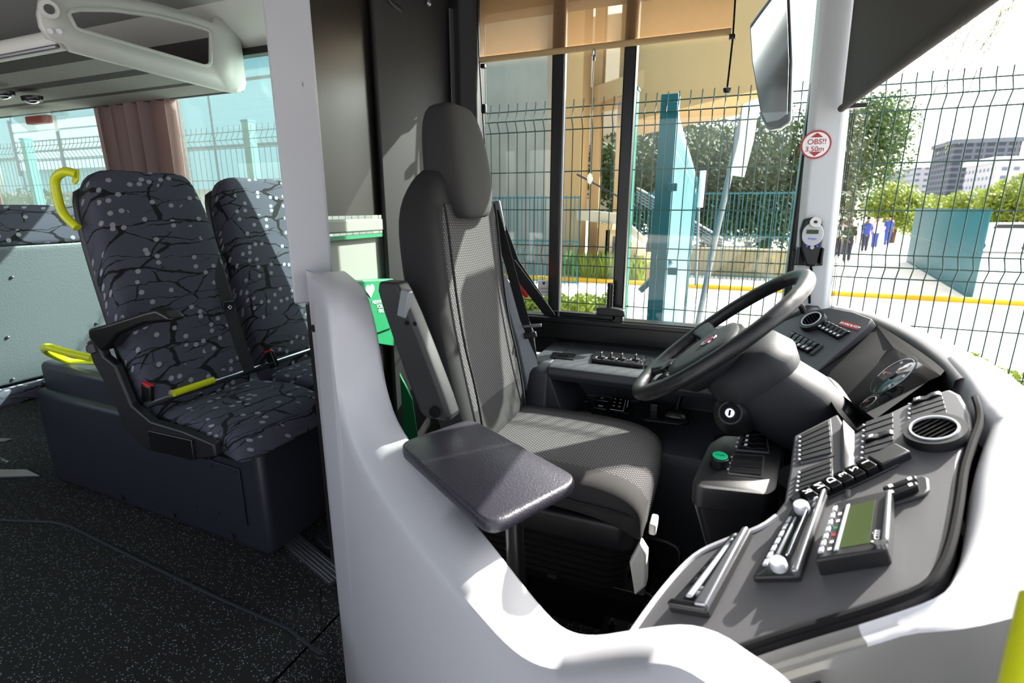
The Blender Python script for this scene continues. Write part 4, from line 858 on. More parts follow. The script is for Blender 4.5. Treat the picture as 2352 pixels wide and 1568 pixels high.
bm = BM(); loft(bm, [[(-.60, 1.76, .70), (-.60, 1.76, .52), (-.60, 1.98, .52), (-.60, 1.98, .70)], [(-.575, 1.76, .70), (-.50, 1.76, .51), (-.45, 1.965, .52), (-.56, 1.965, .68)]], cap=True); obj('recess_cheek', bm, 'console_plastic', lc, bevel=.004)
def zt(px, py, z=.735): return at(px, py, Z=z)
# display strip and heater controls
dd = thing('heater_display', 'small black clock display set in the top of the side console', 'display', zt(1290, 815))
bm = BM(); prism(bm, [zt(*p, .736) for p in ((1270, 809), (1323, 814), (1318, 827), (1263, 822))], (0, 0, .003)); obj('plate', bm, 'satin_black', dd, bevel=.001)
bm = BM(); prism(bm, [zt(*p, .7395) for p in ((1285, 814), (1305, 816), (1302, 823), (1282, 820))], (0, 0, .0008)); obj('screen', bm, 'lcd_dark', dd)
for p in ((1272, 818), (1310, 823), (1315, 823)):
    bm = BM(); box(bm, zt(*p, .74), (.008, .004, .001)); obj('key', bm, 'box_plastic', dd)
hc = thing('heater_control', 'black heater control plate with four rotary knobs on the side console', 'control panel', zt(1420, 828))
quad = ((1358, 832), (1366, 812), (1480, 824), (1476, 846))
bm = BM(); prism(bm, [zt(*p, .736) for p in quad], (0, 0, .014)); obj('plate', bm, 'satin_black', hc, bevel=.003)
for i, px in enumerate((1381, 1404, 1428, 1460)):
    c = zt(px, 822+i*1.8, .750); bm = BM(); cyl(bm, c, c+V((0, 0, .008)), .014, k=20); kk = obj('rotary_knob', bm, 'black_plastic', hc, bevel=.001)
    bm = BM(); box(bm, c+V((0, 0, .016)), (.006, .024, .016)); obj('knob_grip', bm, 'black_plastic', kk, bevel=.002)
    bm = BM(); tube(bm, [c+V((.021*math.cos(t), .021*math.sin(t), .0005)) for t in [math.pi*(.0+.1*j) for j in range(16)]], .0007, 4); obj('scale_arc', bm, 'white_print', hc)
bm = BM(); prism(bm, [zt(*p, .736) for p in ((1484, 826), (1500, 828), (1497, 848), (1480, 846))], (0, 0, .012)); obj('side_switch', bm, 'satin_black', lc, bevel=.002)
# lower deck controls
Z2 = .507
mc = thing('mirror_control', 'small black joystick knob on the lower deck of the side console', 'knob', zt(1345, 922, Z2))
c = at(1346, 925, Y=1.83); bm = BM(); loft(bm, [circ(c+V((0, 0, z)), V((1, 0, 0)), V((0, 1, 0)), r, k=18) for z, r in ((-.03, .018), (.0, .014), (.008, .017), (.014, .012))]); obj('knob', bm, 'satin_black', mc)
bm = BM(); box(bm, c+V((0, 0, -.03)), (.06, .05, .01)); obj('base', bm, 'satin_black', mc, bevel=.004)
rb2 = thing('door_switches', 'pair of black rocker keys on the lower deck of the side console', 'switch', at(1385, 930, Y=1.82))
for px, py in ((1384, 920), (1380, 938)):
    c = at(px, py, Y=1.83 if py < 930 else 1.79); bm = BM(); box(bm, c, (.05, .028, .02), Matrix.Rotation(R(12), 3, 'X')); k_ = obj('rocker', bm, 'satin_black', rb2, bevel=.004)
    text('mark', 'A1' if py < 930 else 'STA', c+V((0, -.004, .0118)), (1, 0, 0), (0, 1, .2), .010, 'white_print', k_)
rl = thing('button_plate', 'black plate with white line markings on the lower deck of the side console', 'control panel', at(1425, 932, Y=1.80))
P0 = [at(1408, 915, Y=1.86), at(1450, 922, Y=1.86), at(1444, 955, Y=1.77), at(1400, 947, Y=1.77)]
bm = BM(); nn = (P0[1]-P0[0]).cross(P0[3]-P0[0]).normalized(); nn = nn if nn.z > 0 else -nn
prism(bm, P0, nn*.01); obj('plate', bm, 'gloss_black', rl, bevel=.001)
def q4(s, t, h=.0105): return P0[0].lerp(P0[1], s).lerp(P0[3].lerp(P0[2], s), t)+nn*h
for s in (.15, .45):
    for t in (.15, .4, .65):
        bm = BM(); box(bm, q4(s, t), (.007, .004, .0006)); obj('white_mark', bm, 'white_print', rl)
bm = BM(); tube(bm, [q4(.7, .1), q4(.7, .9), q4(.0, .93)], .0007, 4); tube(bm, [q4(.85, .1), q4(.85, .6)], .0012, 4); obj('white_line', bm, 'white_print', rl)
hbk = thing('hand_brake', 'black hand brake lever in an oval tray beside the steering column', 'lever', at(1545, 955, Y=1.78))
tray = [at(px, py, Y=y) for px, py, y in ((1455, 935, 1.86), (1470, 922, 1.92), (1560, 935, 1.92), (1583, 950, 1.87), (1580, 972, 1.78), (1560, 978, 1.74), (1480, 968, 1.74), (1455, 955, 1.79))]
bm = BM(); prism(bm, tray, (0, -.002, .008)); obj('tray', bm, 'black_plastic', hbk, bevel=.003)
bm = BM(); prism(bm, [sum(tray, V())/8+(p-sum(tray, V())/8)*.85+V((0, 0, .0085)) for p in tray], (0, 0, .001)); obj('tray_floor', bm, 'satin_black', hbk)
bm = BM(); c = at(1552, 958, Y=1.82); loft(bm, [circ(c+V((0, 0, z)), V((1, 0, 0)), V((0, 1, 0)), a, a*.8, 18, 3) for z, a in ((-.01, .05), (.015, .045), (.03, .03), (.034, .012))]); obj('gaiter', bm, 'satin_black', hbk, ang=60)
bm = BM(); cyl(bm, c+V((0, 0, .02)), c+V((.015, 0, .11)), .010); ball(bm, c+V((.016, 0, .12)), (.016, .014, .02)); obj('lever', bm, 'satin_black', hbk)
bm = BM(); box(bm, at(1503, 935, Y=1.84), (.03, .03, .035)); obj('switch_block', bm, 'satin_black', hbk, bevel=.004)
# heater with grille on the floor
ht = thing('floor_heater', 'dark metal floor heater box with slotted grille under the side console', 'heater', (-.05, 2.0, 0))
bm = BM(); T = [V((-.38, 1.92, .125)), V((.06, 1.92, .125)), V((.06, 2.14, .125)), V((-.38, 2.14, .125))]
prism(bm, [p-V((0, 0, .125)) for p in T], (0, 0, .118)); obj('heater_box', bm, 'box_plastic', ht, bevel=.003)
bm = BM()
for i in range(9): 
    y = 1.925+i*.02; box(bm, (-.16, y, .124), (.44, .0045, .006))
for i in range(9): box(bm, (-.375+i*.0537, 2.005, .124), (.006, .165, .006))
obj('grille', bm, 'metal_grey', ht)
for z in (.03, .055, .08):
    bm = BM(); box(bm, (-.16, 1.918, z), (.44, .002, .0015)); obj('rib_line', bm, 'metal_grey', ht)
# dark bulkhead under dash and pedals
bm = BM(); box(bm, (.42, 1.6, .35), (.04, 1.1, .75)); obj('bulkhead', bm, 'rubber', da)
bm = BM(); prism(bm, [at(1640, 1000, Y=1.72), at(1800, 1000, Y=1.6), at(1800, 1200, Y=1.5), at(1640, 1170, Y=1.75)], (.02, .02, 0)); obj('knee_panel', bm, 'rubber', da)
for px, py in ((1690, 1170), (1740, 1190)):
    pass
# small carpet corner light strip near the door (bottom of frame)
# ================================================================== PASSENGER AREA
def seatring(xf, cy, z, a, t, lean, k=40, p=4.5, conc=.006):
    out = []
    for i in range(k):
        th = 2*math.pi*i/k; cs, sn = math.cos(th), math.sin(th)
        y = a*math.copysign(abs(cs)**(2/p), cs); d = math.copysign(abs(sn)**(2/p), sn)
        x = xf-t/2+d*t/2
        if d > 0: x -= conc*(1-min(1, abs(y)/a*1.1)**2)*d
        out.append(V((x, cy+y, z+(x-xf)*lean)))
    return out
def pass_seat(cy, label, aisle):
    t = thing('passenger_seat', label, 'seat', (-1.7, cy, .5), 'passenger seats with blossom-branch fabric'); a = .22
    pr = [(-1.80, .52, .185, .07), (-1.78, .56, .20, .10), (-1.79, .70, a, .12), (-1.825, .90, a, .13), (-1.865, 1.10, a, .13), (-1.895, 1.24, .214, .125), (-1.915, 1.33, .200, .12), (-1.93, 1.385, .185, .11), (-1.94, 1.415, .165, .08), (-1.95, 1.425, .13, .04)]
    bm = BM(); loft(bm, [seatring(x, cy, z, w_, th, .2) for x, z, w_, th in pr]); obj('backrest', bm, 'moquette_back', t, sub=1)
    bm = BM(); loft(bm, [seatring(x-.10, cy, z, w_*.97, .05, .2) for x, z, w_, th in pr[1:-2]]); obj('back_shell', bm, 'black_plastic', t, sub=1)
    secs = []
    for x, w_, z1, h in ((-1.80, .20, .60, .07), (-1.77, .215, .615, .09), (-1.65, .22, .625, .10), (-1.52, .22, .622, .115), (-1.45, .218, .605, .125), (-1.415, .21, .575, .11), (-1.405, .20, .545, .06)):
        s = []
        for i in range(36):
            th = 2*math.pi*i/36; cs, sn = math.cos(th), math.sin(th); pw = 2/4.5
            s.append(V((x, cy+w_*math.copysign(abs(cs)**pw, cs), z1-h/2+h/2*math.copysign(abs(sn)**pw, sn))))
        secs.append(s)
    bm = BM(); loft(bm, secs); obj('seat_cushion', bm, 'moquette_seat', t, sub=1)
    bm = BM(); box(bm, (-1.60, cy, .50), (.34, .40, .025)); obj('seat_frame', bm, 'satin_black', t, bevel=.004)
    return t
s1 = pass_seat(1.31, 'passenger seat nearest the aisle with armrest and yellow grab handle', True)
s2 = pass_seat(1.80, 'passenger seat by the window, partly hidden by the pale post', False)
# bar between cushion and back
bm = BM(); tube(bm, [(-1.80, 1.08, .64), (-1.80, 2.05, .64)], .013, 12); obj('rear_tube', bm, 'steel', s1)
bm = BM(); tube(bm, [(-1.785, 1.17, .656), (-1.785, 1.33, .656)], .013, 10); obj('yellow_grip', bm, 'yellow_paint', s1)
# yellow handle on the aisle corner
bm = BM(); tube(bm, [at(176, 400, Y=1.085), at(150, 394, Y=1.07), at(128, 410, Y=1.065), at(130, 445, Y=1.065), at(145, 490, Y=1.065), at(178, 523, Y=1.075)], .0135, 12, smooth=5); gh = obj('grab_handle', bm, 'yellow_paint', s1)
bm = BM(); prism(bm, [at(170, 390, Y=1.085), at(178, 388, Y=1.085), at(178, 415, Y=1.085), at(170, 424, Y=1.085), at(163, 418, Y=1.085)], (0, .006, 0)); obj('handle_lug', bm, 'yellow_paint', gh, bevel=.002)
# armrest with cranked bracket
Ya = 1.06
bm = BM(); pts = [(200, 756), (240, 745), (330, 716), (355, 710), (378, 722), (392, 735), (384, 740), (330, 745), (270, 770), (245, 800), (230, 808), (202, 778)]
prism(bm, [at(x, y, Y=Ya-.025) for x, y in pts], (0, .055, 0)); am = obj('armrest_pad', bm, 'satin_black', s1, bevel=.012)
bm = BM(); pts = [(197, 786), (208, 778), (222, 785), (236, 818), (262, 838), (300, 930), (345, 968), (420, 990), (490, 1020), (495, 1050), (440, 1056), (330, 1030), (285, 985), (250, 900), (212, 832)]
prism(bm, [at(x, y, Y=Ya-.01) for x, y in pts], (0, .03, 0)); br_ = obj('armrest_bracket', bm, 'black_plastic', s1, bevel=.007)
bm = BM(); prism(bm, [at(x, y, Y=Ya-.02) for x, y in ((338, 988), (438, 1010), (445, 1058), (345, 1035))], (0, .03, 0)); obj('bracket_plate', bm, 'satin_black', br_, bevel=.004)
bm = BM(); box(bm, at(470, 1035, Y=Ya+.03), (.10, .05, .03)); obj('end_block', bm, 'satin_black', br_, bevel=.004)
bm = BM(); cyl(bm, at(211, 800, Y=Ya-.008), at(211, 800, Y=Ya-.016), .017, k=18); obj('pivot_cap', bm, 'gloss_black', br_, bevel=.002)
# belt buckle, belts
def buckle(p, parent, rot):
    bm = BM(); M3 = Matrix.Rotation(R(rot), 3, 'Y'); box(bm, p, (.045, .02, .075), M3); b_ = obj('buckle', bm, 'satin_black', parent, bevel=.006)
    bm = BM(); box(bm, p+M3 @ V((0, 0, .038)), (.036, .016, .008), M3); obj('release_button', bm, 'red_plastic', b_, bevel=.002)
buckle(at(340, 905, Y=1.10), s1, 12); buckle(at(624, 825, Y=1.60), s2, -20)
bm = BM(); strip(bm, [at(428, 425, Y=1.50), at(452, 500, Y=1.49), at(500, 620, Y=1.475), at(525, 705, Y=1.465), at(552, 790, Y=1.465), at(572, 850, Y=1.47)], V((.3, 1, 0)), .045, .0015); obj('belt', bm, 'webbing', s1)
bm = BM(); c = at(524, 700, Y=1.458); box(bm, c, (.012, .05, .03)); tn = obj('belt_tongue', bm, 'black_plastic', s1, bevel=.003)
bm = BM(); disc_ring(bm, c+V((.008, 0, -.008)), (1, -.6, 0), .005, .009, .003, 4); obj('tongue_plate', bm, 'chrome', tn)
bm = BM(); strip(bm, [at(660, 490, Y=1.96), at(650, 600, Y=1.92), at(634, 700, Y=1.84), at(622, 800, Y=1.70)], V((.3, 1, 0)), .045, .0015); obj('belt', bm, 'webbing', s2)
bm = BM(); tube(bm, [at(415, 420, Y=1.52), at(436, 445, Y=1.54), at(480, 560, Y=1.54), at(530, 700, Y=1.52), at(560, 800, Y=1.5)], .014, 8, smooth=4); obj('belt_housing', bm, 'satin_black', s1)
# wheel box the seats stand on
sbx = thing('seat_box', 'large dark blue-grey box carrying the passenger seats', 'box', (-2.2, 1.7, 0))
A4 = [(-1.50, 1.245), (-1.495, 2.12), (-2.93, 2.12), (-2.96, 1.29)]
bm = BM(); prism(bm, [V((x, y, 0)) for x, y in A4], (0, 0, .475)); obj('box_body', bm, 'box_plastic', sbx, bevel=.03, seg=5)
bm = BM(); prism(bm, [V((x, y, .40)) for x, y in ((-2.20, 1.30), (-2.20, 2.1), (-2.93, 2.1), (-2.95, 1.33))], (0, 0, .20)); obj('upper_step', bm, 'box_plastic', sbx, bevel=.03, seg=4)
bm = BM(); q = [at(x, y, Y=1.245) for x, y in ((474, 1056), (592, 1024), (612, 1168), (480, 1124))]; q = [V((-1.89, 1.249, .37)), V((-1.60, 1.243, .36)), V((-1.60, 1.243, .12)), V((-1.89, 1.249, .12))]
prism(bm, q, (0, -.003, 0)); ap = obj('access_panel', bm, 'box_plastic', sbx, bevel=.0015)
for x in (-1.87, -1.745, -1.62):
    for z in (.14, .345):
        bm = BM(); ball(bm, (x, 1.241, z), (.005, .003, .005), 8); obj('panel_screw', bm, 'satin_black', ap)
for p in ((-1.70, 1.242, .05), (-2.05, 1.252, .05), (-2.4, 1.262, .05)):
    bm = BM(); cyl(bm, p, V(p)+V((0, -.003, 0)), .014, k=18); obj('plug', bm, 'box_plastic', sbx, bevel=.001)
bm = BM(); cyl(bm, (-1.497, 1.50, .05), (-1.493, 1.50, .05), .014, k=18); obj('plug', bm, 'box_plastic', sbx)
# rearward facing seat behind: pale shell with moquette edges
rs_ = thing('rear_seat', 'seat turned backwards showing its pale grey textured shell', 'seat', (-3.1, 1.4, .4))
bm = BM(); loft(bm, [[V((x, y, z)) for y, x in ((.98, -3.06), (1.02, -3.03), (1.70, -3.03), (1.74, -3.06), (1.74, -3.16), (.98, -3.16))] for z in (.50, .60, 1.10, 1.13)]); obj('back_shell', bm, 'seat_shell', rs_, bevel=.012)
bm = BM(); loft(bm, [seatring(-3.02+dx, 1.36, z, .38*s, th, 0) for z, s, th, dx in ((1.125, .97, .10, 0), (1.14, 1, .14, .0), (1.22, 1, .15, 0), (1.28, .99, .14, -.01), (1.305, .96, .09, -.02), (1.31, .9, .04, -.04))]); obj('headrest', bm, 'moquette_back', rs_, sub=1)
bm = BM(); loft(bm, [seatring(-2.98, 1.36, z, .38*s, .5, 0) for z, s in ((.40, .95), (.42, 1), (.475, 1), (.49, .97))]); obj('seat_cushion', bm, 'moquette_seat', rs_, sub=1)
for px, py in ((28, 636), (18, 774), (30, 870), (222, 742)):
    bm = BM(); p = at(px, py, X=-3.026); p.y = max(1.0, min(1.7, p.y)); ball(bm, p, .007, 8); obj('shell_screw', bm, 'steel', rs_)
# low yellow rail on the box
yr = thing('yellow_rail', 'low yellow handrail loop beside the armrest bracket', 'handrail', (-2.5, 1.2, .6))
bm = BM(); tube(bm, [at(210, 822, Y=1.28), at(150, 808, Y=1.24), at(112, 797, Y=1.22), at(103, 803, Y=1.25), at(130, 818, Y=1.32), at(170, 832, Y=1.38), at(230, 832, Y=1.42)], .016, 12, smooth=5); obj('rail_tube', bm, 'yellow_paint', yr)
# aluminium nosing on the far floor step
bm = BM(); p = [at(-30, 1082, Z=.0), at(62, 1082, Z=0), at(92, 1096, Z=0), at(-30, 1100, Z=0)]; prism(bm, p, (0, 0, .012)); tag(obj('step_nosing', bm, 'aluminium', bevel=.002), 'aluminium step nosing on the dark floor at the left edge', 'strip')
bm = BM(); p = [at(-30, 1008, Z=.0), at(30, 1010, Z=0), at(10, 1016, Z=0), at(-30, 1016, Z=0)]; prism(bm, p, (0, 0, .01)); tag(obj('seat_rail', bm, 'aluminium', bevel=.002), 'short bright metal rail on the floor below the backward seat', 'rail')
# ---- curtains
def curtain(name, label, x0, x1, z0, z1, y, k, amp, taper, m='curtain_cloth'):
    n_ = k*10; secs = []
    for j in range(9):
        f = j/8; z = z1+(z0-z1)*f; row = []
        for i in range(n_+1):
            s = i/n_; a_ = s*k*2*math.pi; X_ = x0+(x1-x0)*s+taper*f*(.5-s)
            row.append(V((X_+.01*math.sin(a_*2+f), y+amp*math.sin(a_+.6*math.sin(s*9))*(1-.2*f), z)))
        secs.append(row)
    bm = BM(); loft(bm, secs, closed=False); o = obj(name, bm, m, ang=80, solid=.003); return tag(o, label, 'curtain')
curtain('curtain', 'gathered grey-pink curtain between the two passenger windows', -3.46, -2.78, .84, 1.93, 2.09, 6, .03, .06)
curtain('curtain', 'narrow sunlit mauve curtain at the far left edge of the rear window', -4.85, -4.62, .84, 1.93, 2.09, 3, .03, .0)
# ---- luggage rack
lr = thing('luggage_rack', 'overhead luggage rack with felt underside and pale end cap', 'rack', (-3.4, 1.7, 1.8))
XC = -2.3
outer_ = [(300, -2), (356, 9), (420, 28), (485, 54), (492, 39), (547, 60), (553, 73), (548, 88), (554, 140), (560, 192), (557, 206), (545, 214), (518, 210), (340, 165), (162, 118), (146, 100), (110, 88), (94, 61), (88, 32), (92, 0), (116, -14), (200, -12)]
hole_ = [(157, 33), (162, 26), (181, 22), (259, 23), (356, 36), (437, 56), (476, 68), (484, 76), (484, 142), (480, 150), (470, 152), (320, 109), (180, 68), (172, 62)]
def cap(pts_o, pts_h, X):
    bm = BM(); 
    for L_ in (pts_o, pts_h):
        vs = [bm.verts.new(at(x, y, X=X)) for x, y in L_]
        for i in range(len(vs)): bm.edges.new((vs[i], vs[(i+1) % len(vs)]))
    bmesh.ops.triangle_fill(bm, edges=bm.edges[:], use_beauty=True); return bm
ec = obj('end_cap', cap(outer_, hole_, XC), 'rack_plastic', lr, solid=.03)
bm = BM(); tube(bm, [at(x, y, X=XC+.012) for x, y in hole_], .008, 8, closed=True); obj('opening_rim', bm, 'rack_plastic', ec)
for px, py in ((115, 71), (136, 72)):
    bm = BM(); cyl(bm, at(px, py, X=XC+.014), at(px, py, X=XC+.019), .009, k=14); obj('cap_screw', bm, 'steel', ec)
bm = BM(); tube(bm, [at(113, 20, X=XC+.03), at(95, -30, X=XC+.02)], .02, 10, ry=.012); cyl(bm, at(113, 21, X=XC+.01), at(113, 21, X=XC+.05), .028, k=20); obj('hanger_arm', bm, 'rack_plastic', lr)
bm = BM(); cyl(bm, at(113, 21, X=XC+.05), at(113, 21, X=XC+.053), .015, k=18); obj('hanger_hole', bm, 'satin_black', lr)
L0, L1, L2 = at(118, 88, X=XC), at(165, 112, X=XC), at(545, 208, X=XC)
def slabx(name, pts, m, x1=-5.4): bm = BM(); prism(bm, pts, (x1-XC+.02, 0, 0)); return obj(name, bm, m, lr)
mid = lambda t: L1.lerp(L2, t)
up_ = V((0, 0, .02))
for a_, b_, mm in ((0, .16, 'dark_felt'), (.16, .38, 'rack_felt'), (.38, .48, 'dark_felt'), (.48, .72, 'rack_felt'), (.72, .78, 'dark_felt'), (.78, 1, 'rack_felt')):
    slabx('underside_panel', [mid(a_), mid(b_), mid(b_)+up_, mid(a_)+up_], mm)
bm = BM(); tube(bm, [L1+V((-.02, -.01, .03)), L1+V((-3.1, -.01, .03))], .035, 14); obj('aisle_rail', bm, 'rack_plastic', lr)
bm = BM(); tube(bm, [L1+V((-.02, -.035, .002)), L1+V((-3.1, -.035, .002))], .008, 8); obj('chrome_rail', bm, 'aluminium', lr)
slabx('bin_back', [V((XC, 2.08, L2.z)), V((XC, 2.10, L2.z)), V((XC, 2.10, 2.2)), V((XC, 2.08, 2.2))], 'dark_felt')
bm = BM(); prism(bm, [V((-1.25, 1.95, 2.19)), V((-1.25, 2.15, 2.06)), V((-1.25, 2.15, 2.19))], (-4.1, 0, 0)); struct('trim_8', bm, 'rack_plastic', label='pale cove between ceiling and windows')
for px, py in ((8, 216), (74, 227)):
    c = at(px, py, Z=1.823); l_ = thing('reading_lamp', 'oval chrome reading lamp under the luggage rack, ' + ('cut by the left edge of the photo' if px < 20 else 'above the red emergency fitting'), 'lamp', c, 'reading lamps under the rack')
    bm = BM(); loft(bm, [circ(c+V((0, 0, z)), V((1, 0, 0)), V((0, 1, 0)), a, a*.5, 24) for z, a in ((.01, .07), (-.006, .068), (-.012, .06))]); obj('bezel', bm, 'satin_black', l_)
    bm = BM(); ball(bm, c+V((0, 0, -.012)), (.045, .022, .012), 14); obj('lens', bm, 'chrome', l_)
hm = thing('emergency_hammer_box', 'clear plastic emergency hammer case with red insert under the rack', 'hammer case', at(95, 280, X=-3.1))
c = at(95, 280, Y=2.0); u_ = V((1, 0, 0)); v_ = V((0, 1, 0))
bm = BM(); loft(bm, [[c+u_*x*s+v_*y*s+V((0, 0, z)) for x, y in ((-.19, -.05), (.19, -.05), (.19, .05), (-.19, .05))] for z, s in ((.05, 1), (.02, .95), (-.055, .5))]); obj('clear_case', bm, 'clear_plastic', hm, bevel=.006)
bm = BM(); box(bm, c+V((.0, -.01, .01)), (.2, .04, .045)); obj('red_insert', bm, 'signal_red', hm, bevel=.008)
# ---- first aid box behind the driver
fa = thing('first_aid_box', 'green first aid box lettered in white behind the driver seat', 'first aid box', at(840, 700, X=-1.22))
F0 = [at(x, y, X=-1.20) for x, y in ((797, 645), (905, 640), (905, 752), (852, 772))]
n_ = (F0[1]-F0[0]).cross(F0[3]-F0[0]).normalized(); n_ = n_ if n_.x > 0 else -n_
bm = BM(); prism(bm, F0, (-.04, .0, 0)); obj('box_body', bm, 'green_plastic', fa, bevel=.006)
bm = BM(); prism(bm, [at(x, y, X=-1.21) for x, y in ((852, 772), (905, 752), (905, 795), (868, 790))], (-.03, 0, 0)); obj('lower_flap', bm, 'green_plastic', fa, bevel=.004)
xd, yd = (F0[1]-F0[0]).normalized(), V((0, -.25, 1))
for i, s in enumerate(('PIERWSZA', 'FÖRSTA', 'FIRST AID')): text('lettering', s, at(872+i*6, 693+i*10, X=-1.198), xd, yd, .019, 'white_print', fa)
bm = BM(); c = at(850, 666, X=-1.199); ball(bm, c+V((0, -.012, .004)), (.002, .014, .016), 12); ball(bm, c+V((0, .012, .004)), (.002, .014, .016), 12); prism(bm, [c+V((.001, -.024, 0)), c+V((.001, .024, 0)), c+V((.001, 0, -.028))], (.001, 0, 0)); obj('heart_mark', bm, 'white_print', fa)
tg = thing('green_folder', 'green vinyl pouch standing between the driver seat and the partition', 'pouch', at(940, 920, Y=1.55))
bm = BM(); prism(bm, [at(x, y, Y=1.62) for x, y in ((918, 860), (940, 1190), (985, 1180), (948, 920))], (-.02, .03, 0)); obj('pouch', bm, 'green_plastic', tg, bevel=.004)
# ================================================================== OUTSIDE
G = -.9
bm = BM(); box(bm, (20, 60, G-.05), (220, 200, .1)); struct('ground', bm, 'paving', label='pale stone paving outside the bus')
bm = BM(); box(bm, (10, 15.45, G+.05), (60, .16, .12)); tag(obj('kerb', bm, 'yellow_line'), 'yellow painted kerb crossing the pale paving', 'kerb')
# mesh fence: panels between posts
YF = 2.70
def fence_panel(x0, x1, label):
    t = thing('mesh_fence', label, 'fence', (x0, YF, G), 'green wire mesh fence panels')
    zs = [(1.777, 0), (1.725, .03), (1.675, 0), (1.475, 0), (1.285, 0), (1.10, 0), (1.05, .03), (1.0, 0), (.8, 0), (.6, 0), (.4, 0), (.35, .03), (.3, 0), (.1, 0), (-.1, 0), (-.3, 0), (-.5, 0), (-.7, 0)]
    bm = BM()
    for z, dy in zs: tube(bm, [(x0, YF-dy, z), (x1, YF-dy, z)], .0030, 5)
    obj('horizontal_wires', bm, 'fence_green', t)
    bm = BM(); x = x0+.025
    while x < x1: tube(bm, [(x, YF, 1.815)]+[(x, YF-dy-.004, z) for z, dy in zs]+[(x, YF, -.85)], .0026, 4); x += .05
    o = obj('vertical_wires', bm, 'fence_green', t); o['kind'] = 'stuff'
    return t
def fence_post(x, label):
    t = thing('fence_post', label, 'post', (x, YF+.04, G), 'green square fence posts')
    bm = BM(); box(bm, (x, YF+.05, .47), (.06, .06, 2.74)); obj('post_tube', bm, 'post_green', t, bevel=.004)
    bm = BM(); box(bm, (x, YF+.05, 1.845), (.066, .066, .012)); obj('post_cap', bm, 'teal_paint', t)
xs = [-10.5, -8.0, -5.5, -3.0, -.5, 2.0, 4.5]
wh = ['wire fence panel far behind the seats, leftmost stretch', 'wire fence panel outside the rear passenger window', 'wire fence panel between the curtain and the passenger window', 'wire fence panel behind the sliding driver window and passenger window', 'wire fence panel beside the teal gate, seen past the steering wheel', 'wire fence panel ahead of the bus at the right edge']
for i in range(6): fence_panel(xs[i], xs[i+1], wh[i])
for x, l in zip((-5.5, -3.0, -.5, 2.0), ('green fence post outside the rear passenger window', 'green fence post outside the passenger window beside the curtain', 'green fence post just behind the second window mullion', 'green fence post ahead of the windscreen')): fence_post(x, l)
# teal gate: post and receding leaf
gt = thing('gate', 'teal sheet metal gate standing open, leading away from the fence', 'gate', (-.1, 3, G))
a = at(1527, 400, Y=2.95); bm = BM(); box(bm, (a.x, 2.98, .47), (.085, .10, 2.76)); obj('gate_post', bm, 'teal_paint', gt, bevel=.004)
A_, B_ = at(1549, 238, Y=3.05), at(1598, 405, Y=10); k = 60
bm = BM(); rows = []
for z, o in ((G+.15, 0), (1.50, 0), (1.57, .02), (1.64, -.02), (1.72, 0), (1.80, 0)):
    row = []
    for i in range(k+1):
        p = A_.lerp(B_, i/k); row.append(V((p.x+.012*(i % 2)+o, p.y, z+.01)))
    rows.append(row)
loft(bm, rows, closed=False); obj('gate_sheet', bm, 'teal_paint', gt, ang=30, solid=.004)
bm = BM(); tube(bm, [V((A_.x-.01, A_.y, 1.80)), V((B_.x-.01, B_.y, 1.80))], .014, 6); obj('top_rail', bm, 'teal_paint', gt)
bm = BM(); box(bm, V((B_.x, B_.y, .45)), (.07, .07, 2.7)); obj('end_stile', bm, 'teal_paint', gt)
for py in (245, 430, 622):
    bm = BM(); box(bm, at(1545, py, Y=2.93), (.05, .04, .04)); obj('hinge', bm, 'teal_paint', gt, bevel=.004)
bm = BM(); tube(bm, [at(1540, 600, Y=3.1), at(1470, 668, Y=3.0)], .018, 6); obj('brace', bm, 'teal_paint', gt)
# banner pole and stake
bp_ = thing('leaning_pole', 'leaning pale grey pole with a long white board near its top', 'pole', at(1596, 760, Y=6))
bm = BM(); tube(bm, [at(1585, 830, Y=6), at(1640, 560, Y=6), at(1712, 240, Y=6)], .032, 10); obj('pole', bm, 'metal_grey', bp_)
bm = BM(); prism(bm, [at(x, y, Y=5.9) for x, y in ((1706, 240), (1738, 226), (1724, 320), (1702, 406), (1676, 402), (1698, 320))], (.03, .04, 0)); obj('board', bm, 'white_print', bp_)
sk = thing('white_stake', 'thin grey stake with a white painted top beside the gate', 'stake', at(1600, 640, Y=9))
bm = BM(); tube(bm, [at(1598, 655, Y=9), at(1605, 460, Y=9)], .022, 8); obj('stake_stem', bm, 'metal_grey', sk); bm = BM(); tube(bm, [at(1607, 476, Y=8.99), at(1615, 392, Y=8.99)], .045, 8); obj('white_top', bm, 'white_print', sk)
# building with overhang
bd = thing('concrete_building', 'concrete building with broad columns and a beige overhang seen through the driver window', 'building', (-4, 17, G))
def pillar(name, x0, x1, Y, dy, z1, m, z0=G):
    a, b = at(x0, 475, Y=Y).x, at(x1, 475, Y=Y).x; bm = BM(); box(bm, ((a+b)/2, Y+dy/2, (z0+z1)/2), (b-a, dy, z1-z0)); return obj(name, bm, m, bd)
pillar('wide_column', 1060, 1252, 16, 1.5, 9, 'concrete'); pillar('side_column', 1252, 1330, 17, 1.0, 9, 'beige_concrete')
pillar('inner_column', 1352, 1372, 18, .4, 9, 'beige_concrete'); pillar('inner_column', 1408, 1440, 18, .8, 9, 'beige_concrete')
pillar('back_wall', 1300, 1470, 24, .4, 9, 'render_wall', 1.2)
a, b = at(1428, 268, Y=17), at(1765, 222, Y=13.2); a.z = b.z = (a.z+b.z)/2
bm = BM(); prism(bm, [a, b, b+V((0, 0, 5)), a+V((0, 0, 5))], (-.5, 3.5, 0)); obj('overhang', bm, 'beige_concrete', bd)
